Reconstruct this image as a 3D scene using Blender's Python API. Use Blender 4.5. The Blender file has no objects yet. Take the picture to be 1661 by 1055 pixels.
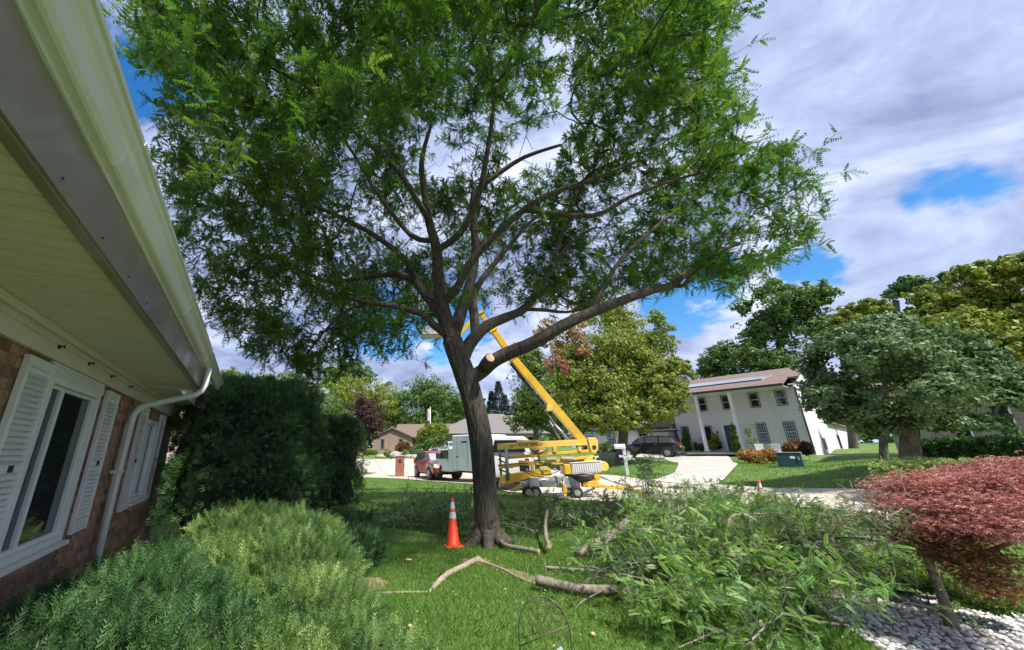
import bpy, bmesh, math, random
import numpy as np
from mathutils import Vector, Matrix, noise as mnoise

# ------------------------------------------------------------------ camera, sky, sun, exposure
SC = bpy.context.scene
RNG = np.random.default_rng(7)
random.seed(7)
CAM_H = 1.8
PITCH = math.atan(208 / 612)
cam_data = bpy.data.cameras.new('camera')
cam = bpy.data.objects.new('camera', cam_data)
SC.collection.objects.link(cam)
cam.location = (0, 0, CAM_H)
cam.rotation_euler = (math.pi / 2 + PITCH, 0, 0)
cam_data.sensor_width = 36
cam_data.lens = 612 / 1661 * 36
cam_data.shift_x = (830.5 - 697) / 1661
cam_data.clip_start = 0.05
cam_data.clip_end = 3000
SC.camera = cam

SUN_AZ = math.radians(140)      # clockwise from +Y: the sun stands behind the camera, to the right
SUN_EL = math.radians(55)
sun_dir = Vector((math.sin(SUN_AZ) * math.cos(SUN_EL), math.cos(SUN_AZ) * math.cos(SUN_EL), math.sin(SUN_EL)))
sun_data = bpy.data.lights.new('sun', 'SUN')
sun_data.energy = 4.6
sun_data.angle = math.radians(3.0)
sun_data.color = (1.0, 0.95, 0.86)
sun = bpy.data.objects.new('sun', sun_data)
sun.rotation_euler = (-sun_dir).to_track_quat('-Z', 'Y').to_euler()
sun.location = sun_dir * 100
SC.collection.objects.link(sun)

SC.view_settings.view_transform = 'Standard'
SC.view_settings.look = 'None'
SC.view_settings.gamma = 1
SC.view_settings.exposure = 0.75
SC.view_settings.use_curve_mapping = False

def view_dir(u, v):
    a = (u - 697) / 612.0; b = (527 - v) / 612.0
    C, S = math.cos(PITCH), math.sin(PITCH)
    return Vector((a, C - b * S, S + b * C))

world = bpy.data.worlds.new('World')
SC.world = world
world.use_nodes = True
wt = world.node_tree
for n in list(wt.nodes): wt.nodes.remove(n)
def WN(t, **kw):
    n = wt.nodes.new(t)
    for k, v in kw.items(): setattr(n, k, v)
    return n
def wmath(op, a, b=None, clamp=False):
    n = WN('ShaderNodeMath', operation=op, use_clamp=clamp)
    for i, x in enumerate((a, b)):
        if x is None: continue
        if isinstance(x, (int, float)): n.inputs[i].default_value = x
        else: wt.links.new(x, n.inputs[i])
    return n.outputs[0]
sky = WN('ShaderNodeTexSky', sky_type='NISHITA', sun_disc=False, sun_elevation=SUN_EL, sun_rotation=SUN_AZ)
sky.air_density = 1.0; sky.dust_density = 0.3; sky.ozone_density = 2.5
hs = WN('ShaderNodeHueSaturation'); hs.inputs['Saturation'].default_value = 1.35; hs.inputs['Value'].default_value = 1.5
wt.links.new(sky.outputs[0], hs.inputs['Color'])
tc = WN('ShaderNodeTexCoord')
sep = WN('ShaderNodeSeparateXYZ'); wt.links.new(tc.outputs['Generated'], sep.inputs[0])
zz = wmath('ADD', wmath('MAXIMUM', sep.outputs[2], 0.0), 0.34)
cx = wmath('DIVIDE', sep.outputs[0], zz); cy = wmath('DIVIDE', sep.outputs[1], zz)
cmb = WN('ShaderNodeCombineXYZ'); wt.links.new(cx, cmb.inputs[0]); wt.links.new(cy, cmb.inputs[1])
def wnoise(scale, detail, rough, loc, dist=0.0):
    mp = WN('ShaderNodeMapping'); mp.inputs['Location'].default_value = loc
    mp.inputs['Scale'].default_value = (1.0, 1.15, 1)
    mp.inputs['Rotation'].default_value = (0, 0, 0.5)
    wt.links.new(cmb.outputs[0], mp.inputs[0])
    n = WN('ShaderNodeTexNoise'); n.inputs['Scale'].default_value = scale; n.inputs['Detail'].default_value = detail
    n.inputs['Roughness'].default_value = rough; n.inputs['Distortion'].default_value = dist
    wt.links.new(mp.outputs[0], n.inputs['Vector'])
    return n.outputs[0]
cover = wnoise(1.15, 9, 0.55, (3.1, 1.7, 0))
shade = wnoise(2.3, 9, 0.58, (2.9, 1.15, 2), 0.5)
wisp = wnoise(4.6, 6, 0.6, (5.4, 0.2, 1))
# clear gaps between the clouds
gap = None
for (u, v, r, amt) in ((280, 145, 0.095, .5), (1150, 468, 0.075, .42), (1085, 500, 0.07, .4), (1200, 590, 0.05, .3), (735, 512, 0.085, .45), (640, 520, .08, .4), (1310, 438, 0.045, .4), (1580, 298, 0.035, .2), (1530, 312, .035, .2), (1480, 326, .03, .2)):
    d = view_dir(u, v).normalized()
    dp = WN('ShaderNodeVectorMath', operation='DISTANCE'); wt.links.new(tc.outputs['Generated'], dp.inputs[0]); dp.inputs[1].default_value = d
    g = wmath('SUBTRACT', 1.0, wmath('DIVIDE', wmath('ADD', dp.outputs['Value'], wmath('MULTIPLY', wmath('SUBTRACT', wisp, 0.5), r * 2.6)), r * 1.7), True)
    g = wmath('MULTIPLY', g, amt * 1.35)
    gap = g if gap is None else wmath('MAXIMUM', gap, g)
cl = wmath('ADD', cover, wmath('MULTIPLY', wmath('SUBTRACT', wisp, 0.5), 0.35))
cl = wmath('SUBTRACT', wmath('ADD', cl, 0.10), gap)
ramp = WN('ShaderNodeMapRange', interpolation_type='SMOOTHSTEP')
ramp.inputs['From Min'].default_value = 0.26; ramp.inputs['From Max'].default_value = 0.46
wt.links.new(cl, ramp.inputs['Value'])
cr = WN('ShaderNodeValToRGB')
e = cr.color_ramp.elements
e[0].position = 0.38; e[0].color = (2.3, 2.85, 4.7, 1)
e[1].position = 0.67; e[1].color = (6.8, 7.3, 8.9, 1)
m = e.new(0.515); m.color = (4.0, 4.7, 6.8, 1)
sh2 = wmath('ADD', shade, wmath('MULTIPLY', wmath('SUBTRACT', wisp, 0.5), 0.22))
wt.links.new(sh2, cr.inputs[0])
mixc = WN('ShaderNodeMixRGB'); wt.links.new(ramp.outputs[0], mixc.inputs[0]); wt.links.new(hs.outputs[0], mixc.inputs[1]); wt.links.new(cr.outputs[0], mixc.inputs[2])
bg = WN('ShaderNodeBackground'); bg.inputs['Strength'].default_value = 0.085
wo = WN('ShaderNodeOutputWorld')
wt.links.new(mixc.outputs[0], bg.inputs['Color']); wt.links.new(bg.outputs[0], wo.inputs['Surface'])

# ------------------------------------------------------------------ measuring the place
def at(u, v, D):
    """World point that lies D metres (horizontally) from the origin on the sight line of photo pixel (u, v)."""
    d = view_dir(u, v); h = math.hypot(d.x, d.y)
    return Vector((d.x * D / h, d.y * D / h, CAM_H + d.z * D / h))
def mpp(u, v, D):
    return max((at(u + 5, v, D) - at(u - 5, v, D)).length / 10, 1e-4)
CTRL = [(0.13, 28, -.01), (-.65, 30.5, .03), (-2.45, 32.9, 0), (-8.57, 57.4, .96), (-.63, 58, 1.2), (-12.6, 84, 2.3), (3.85, 57.9, 1.6),
        (11.07, 21.3, .5), (11.41, 23.4, .66), (10.1, 23.95, .58), (16.3, 26.4, 1.18), (15.6, 34.6, 1.4), (18.56, 33.2, 1.46), (19.6, 41.6, 2.0),
        (27.64, 35.5, 1.78), (29.24, 30.15, 1.68), (25.8, 40.5, 1.8), (20.07, 22.3, 1.08), (20.6, 17.4, 1.45), (15.26, 14.43, .6), (13.3, 17.5, .45),
        (27.07, 20.6, 1.65), (24.1, 19.5, 1.57), (39.6, 36.8, 2.2), (18.7, 24.7, 1.18), (16.44, 11.4, .7), (-9.2, 14.3, .45), (-13.9, 20.8, .75),
        (-7, 8, 0), (-4, 12, 0), (-3, 20, 0), (6, 17.5, 0), (3, 13, 0), (7, 9, 0), (9, 12, .05), (12, 12, .25), (9, 16.5, .08), (4.1, 20, 0), (0, 26, 0), (2, 3, 0), (-2, 3, 0), (7, 4, 0), (12, 5, .2), (0, 8, 0), (-6, 26, 0), (6, 24, .1), (5, 30, .2), (9, 30, .6), (-5, 3, 0),
        (-20, 30, .8), (-30, 60, 2), (40, 10, 1.5), (50, 60, 3), (20, 80, 3), (-60, 30, 2), (-30, -30, 0), (30, -30, 0.5), (0, -40, 0), (0, 130, 4), (-90, 90, 4), (100, 90, 4), (14.5, 13.2, .45), (18, 15, .95), (13, 15, .35)]
_CX = np.array(CTRL, float)
def hgt_np(x, y):
    x = np.asarray(x, float); y = np.asarray(y, float)
    d2 = (x[..., None] - _CX[:, 0]) ** 2 + (y[..., None] - _CX[:, 1]) ** 2
    w = 1 / (d2 + 1.5) ** 1.8
    return (w * _CX[:, 2]).sum(-1) / w.sum(-1)
def hgt(x, y): return float(hgt_np(np.array([x]), np.array([y]))[0])
def ground(u, D):
    """Ground point D metres out, in the direction of photo column u at the horizon."""
    p = at(u, 740, D); return Vector((p.x, p.y, hgt(p.x, p.y)))

# ------------------------------------------------------------------ materials
def rgb(c): return (c[0], c[1], c[2], 1)
def nodes_of(name):
    m = bpy.data.materials.new(name); m.use_nodes = True
    nt = m.node_tree; b = nt.nodes['Principled BSDF']
    return m, nt, b
def mat(name, col, col2=None, rough=.6, metal=0.0, nscale=6.0, bump=0.0, bscale=None, stretch=(1, 1, 1), detail=5, emit=None, coat=0.0, rnd=0.0, spec=None, island=False, dirt=None, lo=.35, hi=.65):
    m, nt, b = nodes_of(name)
    L = nt.links.new
    b.inputs['Roughness'].default_value = rough; b.inputs['Metallic'].default_value = metal
    if coat: b.inputs['Coat Weight'].default_value = coat
    if spec is not None: b.inputs['Specular IOR Level'].default_value = spec
    tcn = nt.nodes.new('ShaderNodeTexCoord'); mp = nt.nodes.new('ShaderNodeMapping'); mp.inputs['Scale'].default_value = stretch
    L(tcn.outputs['Object'], mp.inputs[0])
    nz = nt.nodes.new('ShaderNodeTexNoise'); nz.inputs['Scale'].default_value = nscale; nz.inputs['Detail'].default_value = detail; nz.inputs['Roughness'].default_value = .6
    L(mp.outputs[0], nz.inputs['Vector'])
    if col2 is None: col2 = tuple(c * .86 for c in col)
    rp = nt.nodes.new('ShaderNodeValToRGB')
    rp.color_ramp.elements[0].position = lo; rp.color_ramp.elements[0].color = rgb(col2)
    rp.color_ramp.elements[1].position = hi; rp.color_ramp.elements[1].color = rgb(col)
    L(nz.outputs[0], rp.inputs[0])
    out = rp.outputs[0]
    if dirt:
        n2 = nt.nodes.new('ShaderNodeTexNoise'); n2.inputs['Scale'].default_value = nscale * .23; n2.inputs['Detail'].default_value = 6
        L(mp.outputs[0], n2.inputs['Vector'])
        r2 = nt.nodes.new('ShaderNodeMapRange'); r2.inputs['From Min'].default_value = .5; r2.inputs['From Max'].default_value = .75; r2.inputs['To Max'].default_value = .7
        L(n2.outputs[0], r2.inputs[0])
        mx = nt.nodes.new('ShaderNodeMixRGB'); L(r2.outputs[0], mx.inputs[0]); L(out, mx.inputs[1]); mx.inputs[2].default_value = rgb(dirt); out = mx.outputs[0]
    if rnd:
        if island:
            g = nt.nodes.new('ShaderNodeNewGeometry'); ro = g.outputs['Random Per Island']
        else:
            g = nt.nodes.new('ShaderNodeObjectInfo'); ro = g.outputs['Random']
        r3 = nt.nodes.new('ShaderNodeMapRange'); r3.inputs['To Min'].default_value = 1 - rnd; r3.inputs['To Max'].default_value = 1 + rnd
        L(ro, r3.inputs[0])
        h = nt.nodes.new('ShaderNodeHueSaturation'); L(r3.outputs[0], h.inputs['Value']); L(out, h.inputs['Color']); out = h.outputs[0]
    L(out, b.inputs['Base Color'])
    if bump:
        bz = nt.nodes.new('ShaderNodeTexNoise'); bz.inputs['Scale'].default_value = bscale or nscale * 4; bz.inputs['Detail'].default_value = 6; bz.inputs['Roughness'].default_value = .65
        L(mp.outputs[0], bz.inputs['Vector'])
        bp = nt.nodes.new('ShaderNodeBump'); bp.inputs['Strength'].default_value = bump; bp.inputs['Distance'].default_value = .03
        L(bz.outputs[0], bp.inputs['Height']); L(bp.outputs[0], b.inputs['Normal'])
    if emit: b.inputs['Emission Color'].default_value = rgb(emit[0]); b.inputs['Emission Strength'].default_value = emit[1]
    return m
def leafmat(name, dark, light, transl=.35, rough=.5, third=None, vary=0.0):
    """Leaf: colour varies from leaf to leaf through the mesh attribute 'tint'; part of the light passes through."""
    m, nt, b = nodes_of(name); L = nt.links.new
    at_ = nt.nodes.new('ShaderNodeAttribute'); at_.attribute_name = 'tint'
    rp = nt.nodes.new('ShaderNodeValToRGB')
    rp.color_ramp.elements[0].position = 0; rp.color_ramp.elements[0].color = rgb(dark)
    rp.color_ramp.elements[1].position = 1 if third is None else .72; rp.color_ramp.elements[1].color = rgb(light)
    if third is not None:
        t = rp.color_ramp.elements.new(.95); t.color = rgb(third)
    L(at_.outputs['Fac'], rp.inputs[0])
    b.inputs['Roughness'].default_value = rough; b.inputs['Specular IOR Level'].default_value = .35
    if vary:
        oi = nt.nodes.new('ShaderNodeObjectInfo'); mr = nt.nodes.new('ShaderNodeMapRange'); mr.inputs['To Min'].default_value = 1 - vary; mr.inputs['To Max'].default_value = 1 + vary * .6
        hv = nt.nodes.new('ShaderNodeHueSaturation'); L(oi.outputs['Random'], mr.inputs[0]); L(mr.outputs[0], hv.inputs['Value'])
        m2 = nt.nodes.new('ShaderNodeMapRange'); m2.inputs['To Min'].default_value = .485; m2.inputs['To Max'].default_value = .515; L(oi.outputs['Random'], m2.inputs[0]); L(m2.outputs[0], hv.inputs['Hue'])
        L(rp.outputs[0], hv.inputs['Color']); rp = hv
    L(rp.outputs[0], b.inputs['Base Color'])
    tr = nt.nodes.new('ShaderNodeBsdfTranslucent')
    hh = nt.nodes.new('ShaderNodeHueSaturation'); hh.inputs['Value'].default_value = 1.5; hh.inputs['Saturation'].default_value = 1.1
    L(rp.outputs[0], hh.inputs['Color']); L(hh.outputs[0], tr.inputs['Color'])
    mx = nt.nodes.new('ShaderNodeMixShader'); mx.inputs[0].default_value = transl
    L(b.outputs[0], mx.inputs[1]); L(tr.outputs[0], mx.inputs[2]); L(mx.outputs[0], nt.nodes['Material Output'].inputs['Surface'])
    return m

M = {}
M['bark'] = mat('locust_bark', (.125, .100, .078), (.032, .026, .021), rough=.95, nscale=9, stretch=(3.2, 3.2, .45), bump=1.0, bscale=13, dirt=(.10, .11, .07), lo=.38, hi=.62)
M['bark_far'] = mat('grey_bark', (.16, .14, .12), (.07, .06, .05), rough=.95, nscale=3, stretch=(3, 3, .5), bump=.8)
M['bark_light'] = mat('pale_bark', (.30, .26, .21), (.12, .10, .08), rough=.9, nscale=14, stretch=(1, 1, 1), bump=.7, bscale=30, dirt=(.16, .17, .10))
M['root'] = mat('bare_root', (.46, .40, .30), (.30, .25, .17), rough=.95, nscale=18, bump=.8, bscale=40)
M['cutwood'] = mat('fresh_cut_wood', (.62, .45, .30), (.50, .30, .18), rough=.8, nscale=20)
M['lawn'] = mat('lawn_soil', (.120, .200, .038), (.072, .128, .024), rough=.95, nscale=1.1, bump=.5, bscale=90, detail=8)
M['concrete'] = mat('pale_concrete', (.50, .45, .375), (.42, .375, .31), rough=.9, nscale=1.6, bump=.15, bscale=60, rnd=.06, dirt=(.36, .325, .27))
M['drive'] = mat('driveway_concrete', (.47, .45, .41), (.40, .38, .345), rough=.9, nscale=1.4, bump=.15, bscale=50, rnd=.05, dirt=(.34, .32, .29))
M['stone'] = mat('boulder_stone', (.42, .38, .34), (.22, .19, .17), rough=.9, nscale=3, bump=.6)
M['mulch'] = mat('mulch', (.10, .065, .045), (.045, .03, .02), rough=1, nscale=14, bump=.9)
M['soil'] = mat('bare_soil', (.30, .235, .15), (.19, .165, .09), rough=1, nscale=7, bump=.8, bscale=60)
M['white'] = mat('white_paint', (.74, .75, .76), (.66, .67, .68), rough=.45, nscale=3, bump=.06, bscale=50, dirt=(.52, .52, .50))
M['almond'] = mat('almond_aluminium', (.70, .64, .60), (.63, .575, .53), rough=.5, nscale=2.5, bump=.05, dirt=(.40, .37, .31))
M['soffit'] = mat('almond_soffit', (.76, .67, .66), (.69, .605, .59), rough=.5, nscale=2, bump=.05, rnd=.03, dirt=(.47, .44, .37))
M['fascia'] = mat('glossy_fascia', (.27, .235, .20), (.21, .185, .155), rough=.30, nscale=1.2, coat=.12, bump=.10, bscale=2.2, dirt=(.24, .21, .18))
M['gutter'] = mat('gutter_enamel', (.82, .79, .78), (.75, .72, .71), rough=.32, nscale=3, coat=.2, bump=.05, bscale=1.5, dirt=(.60, .61, .57), stretch=(1, 1, .4))
M['mortar'] = mat('mortar', (.30, .26, .225), (.22, .19, .16), rough=.95, nscale=20, bump=.4)
def brickmat(name, c1, c2, island):
    m = mat(name, c1, c2, rough=.9, nscale=7, bump=.8, bscale=40, rnd=.36, island=island)
    return m
M['brick'] = brickmat('red_brick', (.43, .24, .17), (.24, .12, .082), False)
M['brick_i'] = brickmat('red_brick_joined', (.43, .24, .17), (.24, .12, .082), True)
M['glass'] = mat('dark_window_glass', (.02, .028, .035), (.015, .02, .025), rough=.04, spec=.9)
M['glass_blue'] = mat('screened_glass', (.05, .075, .11), (.035, .055, .085), rough=.22, spec=.6)
M['glass_tint'] = mat('car_glass', (.06, .07, .085), rough=.05, spec=.9)
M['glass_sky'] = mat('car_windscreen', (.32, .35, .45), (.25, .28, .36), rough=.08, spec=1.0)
M['dark'] = mat('dark_metal', (.03, .03, .03), rough=.5)
M['black'] = mat('black_rubber', (.018, .018, .018), rough=.8)
M['rim'] = mat('alloy_rim', (.55, .56, .58), (.35, .36, .38), rough=.3, metal=.7)
M['steel'] = mat('galvanised_steel', (.42, .44, .46), (.28, .30, .32), rough=.45, metal=.5, nscale=9, bump=.1)
M['yellow'] = mat('boom_yellow', (.76, .45, .02), (.62, .36, .02), rough=.38, nscale=4, coat=.3, dirt=(.45, .30, .06))
M['yellow_pale'] = mat('sun_bleached_yellow', (.78, .53, .11), (.70, .46, .08), rough=.45, nscale=4, dirt=(.5, .36, .1))
M['cover'] = mat('grey_cover', (.50, .49, .47), (.42, .41, .39), rough=.6, nscale=5, dirt=(.32, .31, .29))
M['orange'] = mat('cone_orange', (.86, .065, .02), (.78, .05, .015), rough=.5, nscale=3)
M['reflect'] = mat('cone_collar', (.72, .74, .78), rough=.35)
M['redcar'] = mat('red_car_paint', (.20, .028, .014), (.17, .022, .012), rough=.25, coat=.8)
M['blackcar'] = mat('black_car_paint', (.012, .013, .016), rough=.2, coat=.8)
M['greycar'] = mat('grey_car_paint', (.16, .165, .15), rough=.3, coat=.6)
M['silvercar'] = mat('silver_car_paint', (.42, .44, .46), rough=.3, coat=.6)
M['whitetruck'] = mat('white_truck_paint', (.82, .82, .84), (.75, .75, .77), rough=.35, coat=.3, nscale=2, dirt=(.5, .5, .5))
M['lamp_red'] = mat('red_lens', (.5, .02, .02), rough=.2)
M['lamp'] = mat('clear_lens', (.75, .75, .72), rough=.1)
M['roof_brown'] = mat('brown_shingle', (.23, .165, .14), (.12, .085, .075), rough=.95, nscale=9, bump=.5, stretch=(1, 1, 3))
M['roof_grey'] = mat('grey_shingle', (.22, .20, .195), (.13, .12, .115), rough=.95, nscale=9, bump=.5, stretch=(1, 1, 3))
M['whitebrick'] = None
M['text'] = mat('dark_lettering', (.12, .05, .03), rough=.6)
M['teal'] = mat('teal_box_paint', (.016, .072, .085), (.012, .055, .07), rough=.5)
M['gravel'] = mat('white_gravel', (.66, .65, .63), (.40, .39, .38), rough=.8, nscale=8, rnd=.35, island=True)
M['gravel_bed'] = mat('gravel_bed', (.32, .31, .30), (.16, .155, .15), rough=.95, nscale=40, bump=1)
M['edging'] = mat('black_edging', (.02, .022, .025), rough=.45)
M['iron'] = mat('weathered_iron', (.16, .15, .11), (.07, .05, .04), rough=.6, metal=.3, nscale=20)
M['paper'] = mat('pale_blue_paper', (.55, .66, .86), (.50, .60, .82), rough=.7)
M['ink'] = mat('teal_ink', (.02, .12, .18), rough=.7)
M['pole'] = mat('flag_pole', (.62, .63, .58), rough=.4)
M['flag'] = mat('faded_flag', (.60, .42, .42), (.5, .5, .62), rough=.8, nscale=6)
M['bluecar'] = mat('blue_paint', (.05, .10, .22), rough=.3, coat=.5)
M['tanbrick'] = None

M['L_locust'] = leafmat('locust_leaf', (.030, .082, .016), (.092, .190, .030), .42, third=(.19, .26, .05))
M['L_cut'] = leafmat('cut_locust_leaf', (.050, .130, .026), (.20, .34, .070), .34, third=(.36, .44, .17), vary=.38)
M['L_cutg'] = leafmat('wilting_locust_leaf', (.040, .105, .032), (.16, .27, .09), .28, third=(.34, .42, .22), vary=.38)
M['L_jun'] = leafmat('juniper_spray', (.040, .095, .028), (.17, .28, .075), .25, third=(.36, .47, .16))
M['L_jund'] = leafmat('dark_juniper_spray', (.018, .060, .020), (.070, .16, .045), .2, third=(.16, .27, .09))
M['L_yew'] = leafmat('yew_needles', (.026, .075, .026), (.095, .20, .060), .25, third=(.19, .31, .10))
M['L_maple_y'] = leafmat('yellowing_maple_leaf', (.070, .120, .020), (.22, .28, .045), .35, third=(.40, .34, .08))
M['L_green'] = leafmat('green_leaf', (.040, .095, .022), (.115, .20, .042), .3, third=(.15, .23, .06))
M['L_green2'] = leafmat('bright_green_leaf', (.045, .105, .018), (.13, .215, .035), .3, third=(.22, .27, .06))
M['L_silver'] = leafmat('silver_maple_leaf', (.040, .090, .028), (.125, .205, .075), .28, third=(.25, .34, .16))
M['L_yellowg'] = leafmat('yellow_green_leaf', (.070, .125, .018), (.22, .28, .035), .32, third=(.36, .36, .06))
M['L_purple'] = leafmat('purple_leaf', (.030, .014, .016), (.085, .038, .036), .25)
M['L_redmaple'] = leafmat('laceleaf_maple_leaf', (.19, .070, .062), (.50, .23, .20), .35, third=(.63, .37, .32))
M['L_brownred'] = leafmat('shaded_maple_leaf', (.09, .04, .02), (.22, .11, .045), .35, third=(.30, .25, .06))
M['L_pink'] = leafmat('red_turning_leaf', (.24, .11, .07), (.42, .20, .13), .35)
M['L_rust'] = leafmat('rust_leaf', (.16, .10, .03), (.38, .26, .09), .3)
M['L_spruce'] = leafmat('blue_spruce_needles', (.06, .10, .095), (.16, .23, .22), .1)
M['L_orange'] = leafmat('orange_flower_leaf', (.12, .14, .03), (.42, .20, .07), .3, third=(.55, .38, .12))
M['L_hosta'] = leafmat('pale_leaf', (.12, .2, .05), (.35, .45, .18), .3)
M['blade'] = leafmat('grass_blade', (.062, .148, .020), (.145, .275, .042), .35, third=(.27, .35, .11))

# ------------------------------------------------------------------ object helpers
COL = SC.collection
def setp(o, label=None, cat=None, group=None, kind=None):
    if label: o['label'] = label
    if cat: o['category'] = cat
    if group: o['group'] = group
    if kind: o['kind'] = kind
    return o
def thing(name, label, cat, loc=(0, 0, 0), rz=0, group=None):
    o = bpy.data.objects.new(name, None); COL.objects.link(o)
    o.location = loc; o.rotation_euler = (0, 0, rz); o.empty_display_size = .2
    return setp(o, label, cat, group)
class MB:
    """Collects shapes into one mesh."""
    def __init__(s): s.v = []; s.f = []; s.smooth = []
    def add(s, V, F, smooth=False):
        n = len(s.v); s.v += [tuple(p) for p in V]
        s.f += [tuple(i + n for i in f) for f in F]; s.smooth += [smooth] * len(F); return s
    def box(s, c, d, rot=None, taper=None):
        hx, hy, hz = d[0] / 2, d[1] / 2, d[2] / 2
        V = []
        for z in (-1, 1):
            k = 1 if (taper is None or z < 0) else taper
            for x, y in ((-1, -1), (1, -1), (1, 1), (-1, 1)): V.append(Vector((x * hx * k, y * hy * k, z * hz)))
        if rot is not None:
            R = rot if isinstance(rot, Matrix) else Matrix.Rotation(rot, 3, 'Z')
            V = [R @ p for p in V]
        c = Vector(c); V = [p + c for p in V]
        return s.add(V, [(0, 3, 2, 1), (4, 5, 6, 7), (0, 1, 5, 4), (1, 2, 6, 5), (2, 3, 7, 6), (3, 0, 4, 7)])
    def hexa(s, P):  # 8 corners, bottom four then top four
        return s.add(P, [(0, 3, 2, 1), (4, 5, 6, 7), (0, 1, 5, 4), (1, 2, 6, 5), (2, 3, 7, 6), (3, 0, 4, 7)])
    def beam(s, a, b, w, h, up=(0, 0, 1), w2=None, h2=None):
        a = Vector(a); b = Vector(b); d = (b - a).normalized(); u = Vector(up)
        x = d.cross(u).normalized(); u = x.cross(d).normalized()
        w2 = w if w2 is None else w2; h2 = h if h2 is None else h2
        P = []
        for sg in (-1, 1):
            for (p, ww, hh) in ((a, w, h), (b, w2, h2)): pass
        P = [a - x * w / 2 - u * h / 2, a + x * w / 2 - u * h / 2, b + x * w2 / 2 - u * h2 / 2, b - x * w2 / 2 - u * h2 / 2,
             a - x * w / 2 + u * h / 2, a + x * w / 2 + u * h / 2, b + x * w2 / 2 + u * h2 / 2, b - x * w2 / 2 + u * h2 / 2]
        return s.hexa(P)
    def tube(s, pts, rad, n=8, caps=True, smooth=True, disp=None):
        pts = [Vector(p) for p in pts]
        if not hasattr(rad, '__len__'): rad = [rad] * len(pts)
        V = []; F = []
        prev = None
        for i, p in enumerate(pts):
            t = (pts[min(i + 1, len(pts) - 1)] - pts[max(i - 1, 0)])
            if t.length < 1e-9: t = Vector((0, 0, 1))
            t.normalize()
            if prev is None:
                a = Vector((0, 0, 1)) if abs(t.z) < .9 else Vector((1, 0, 0))
                x = t.cross(a).normalized()
            else:
                x = (prev - t * prev.dot(t))
                x = x.normalized() if x.length > 1e-6 else t.orthogonal().normalized()
            y = t.cross(x); prev = x
            for k in range(n):
                an = 2 * math.pi * k / n
                r = rad[i]
                if disp: r = disp(p, an, i, r)
                V.append(p + x * (math.cos(an) * r) + y * (math.sin(an) * r))
        for i in range(len(pts) - 1):
            for k in range(n):
                a = i * n + k; b = i * n + (k + 1) % n
                F.append((a, b, b + n, a + n))
        s.add(V, F, smooth)
        if caps:
            m = len(s.v) - len(V)
            s.f.append(tuple(m + k for k in reversed(range(n)))); s.smooth.append(False)
            s.f.append(tuple(m + (len(pts) - 1) * n + k for k in range(n))); s.smooth.append(False)
        return s
    def cyl(s, c, r, h, axis='Z', n=16, r2=None):
        a = {'X': Vector((1, 0, 0)), 'Y': Vector((0, 1, 0)), 'Z': Vector((0, 0, 1))}[axis] if isinstance(axis, str) else Vector(axis).normalized()
        c = Vector(c)
        return s.tube([c - a * h / 2, c + a * h / 2], [r, r if r2 is None else r2], n)
    def prism(s, poly, d, axis='Y', off=0.0):
        """poly: 2-D outline; extruded d along axis, centred on off. axis Y: poly in xz; X: poly in yz; Z: poly in xy."""
        def m(p, t):
            if axis == 'Y': return (p[0], t, p[1])
            if axis == 'X': return (t, p[0], p[1])
            return (p[0], p[1], t)
        n = len(poly)
        V = [m(p, off - d / 2) for p in poly] + [m(p, off + d / 2) for p in poly]
        F = [tuple(range(n)), tuple(reversed(range(n, 2 * n)))] + [(i, i + n, (i + 1) % n + n, (i + 1) % n) for i in range(n)]
        return s.add(V, F)
    def sphere(s, c, r, n=10, m=7, disp=None):
        if not hasattr(r, '__len__'): r = (r, r, r)
        V = [(c[0], c[1], c[2] - r[2])]; F = []
        for i in range(1, m):
            ph = math.pi * i / m
            for k in range(n):
                th = 2 * math.pi * k / n
                d = Vector((math.sin(ph) * math.cos(th), math.sin(ph) * math.sin(th), -math.cos(ph)))
                q = 1 if disp is None else disp(d)
                V.append((c[0] + d.x * r[0] * q, c[1] + d.y * r[1] * q, c[2] + d.z * r[2] * q))
        V.append((c[0], c[1], c[2] + r[2]))
        for k in range(n): F.append((0, 1 + (k + 1) % n, 1 + k))
        for i in range(m - 2):
            for k in range(n):
                a = 1 + i * n + k; b = 1 + i * n + (k + 1) % n; F.append((a, b, b + n, a + n))
        l = len(V) - 1; b0 = 1 + (m - 2) * n
        for k in range(n): F.append((b0 + k, b0 + (k + 1) % n, l))
        return s.add(V, F, True)
    def mesh(s, name, material=None):
        me = bpy.data.meshes.new(name); me.from_pydata(s.v, [], s.f)
        me.polygons.foreach_set('use_smooth', s.smooth)
        bm = bmesh.new(); bm.from_mesh(me); bmesh.ops.recalc_face_normals(bm, faces=bm.faces); bm.to_mesh(me); bm.free()
        if material: me.materials.append(material)
        me.update(); return me
def link(name, me, parent=None, loc=None):
    o = bpy.data.objects.new(name, me); COL.objects.link(o)
    if parent is not None: o.parent = parent
    if loc is not None: o.location = loc
    return o
def part(name, mb, material, parent=None, bevel=0.0, label=None, kind=None, seg=2):
    me = mb.mesh(name, material) if isinstance(mb, MB) else mb
    o = link(name, me, parent)
    if bevel:
        b = o.modifiers.new('bevel', 'BEVEL'); b.width = bevel; b.segments = seg; b.limit_method = 'ANGLE'; b.angle_limit = math.radians(40)
    if label: o['label'] = label
    if kind: o['kind'] = kind
    return o
def copy_tree(o, parent=None):
    c = o.copy(); COL.objects.link(c); c.parent = parent
    for ch in list(o.children): copy_tree(ch, c)
    return c

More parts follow.
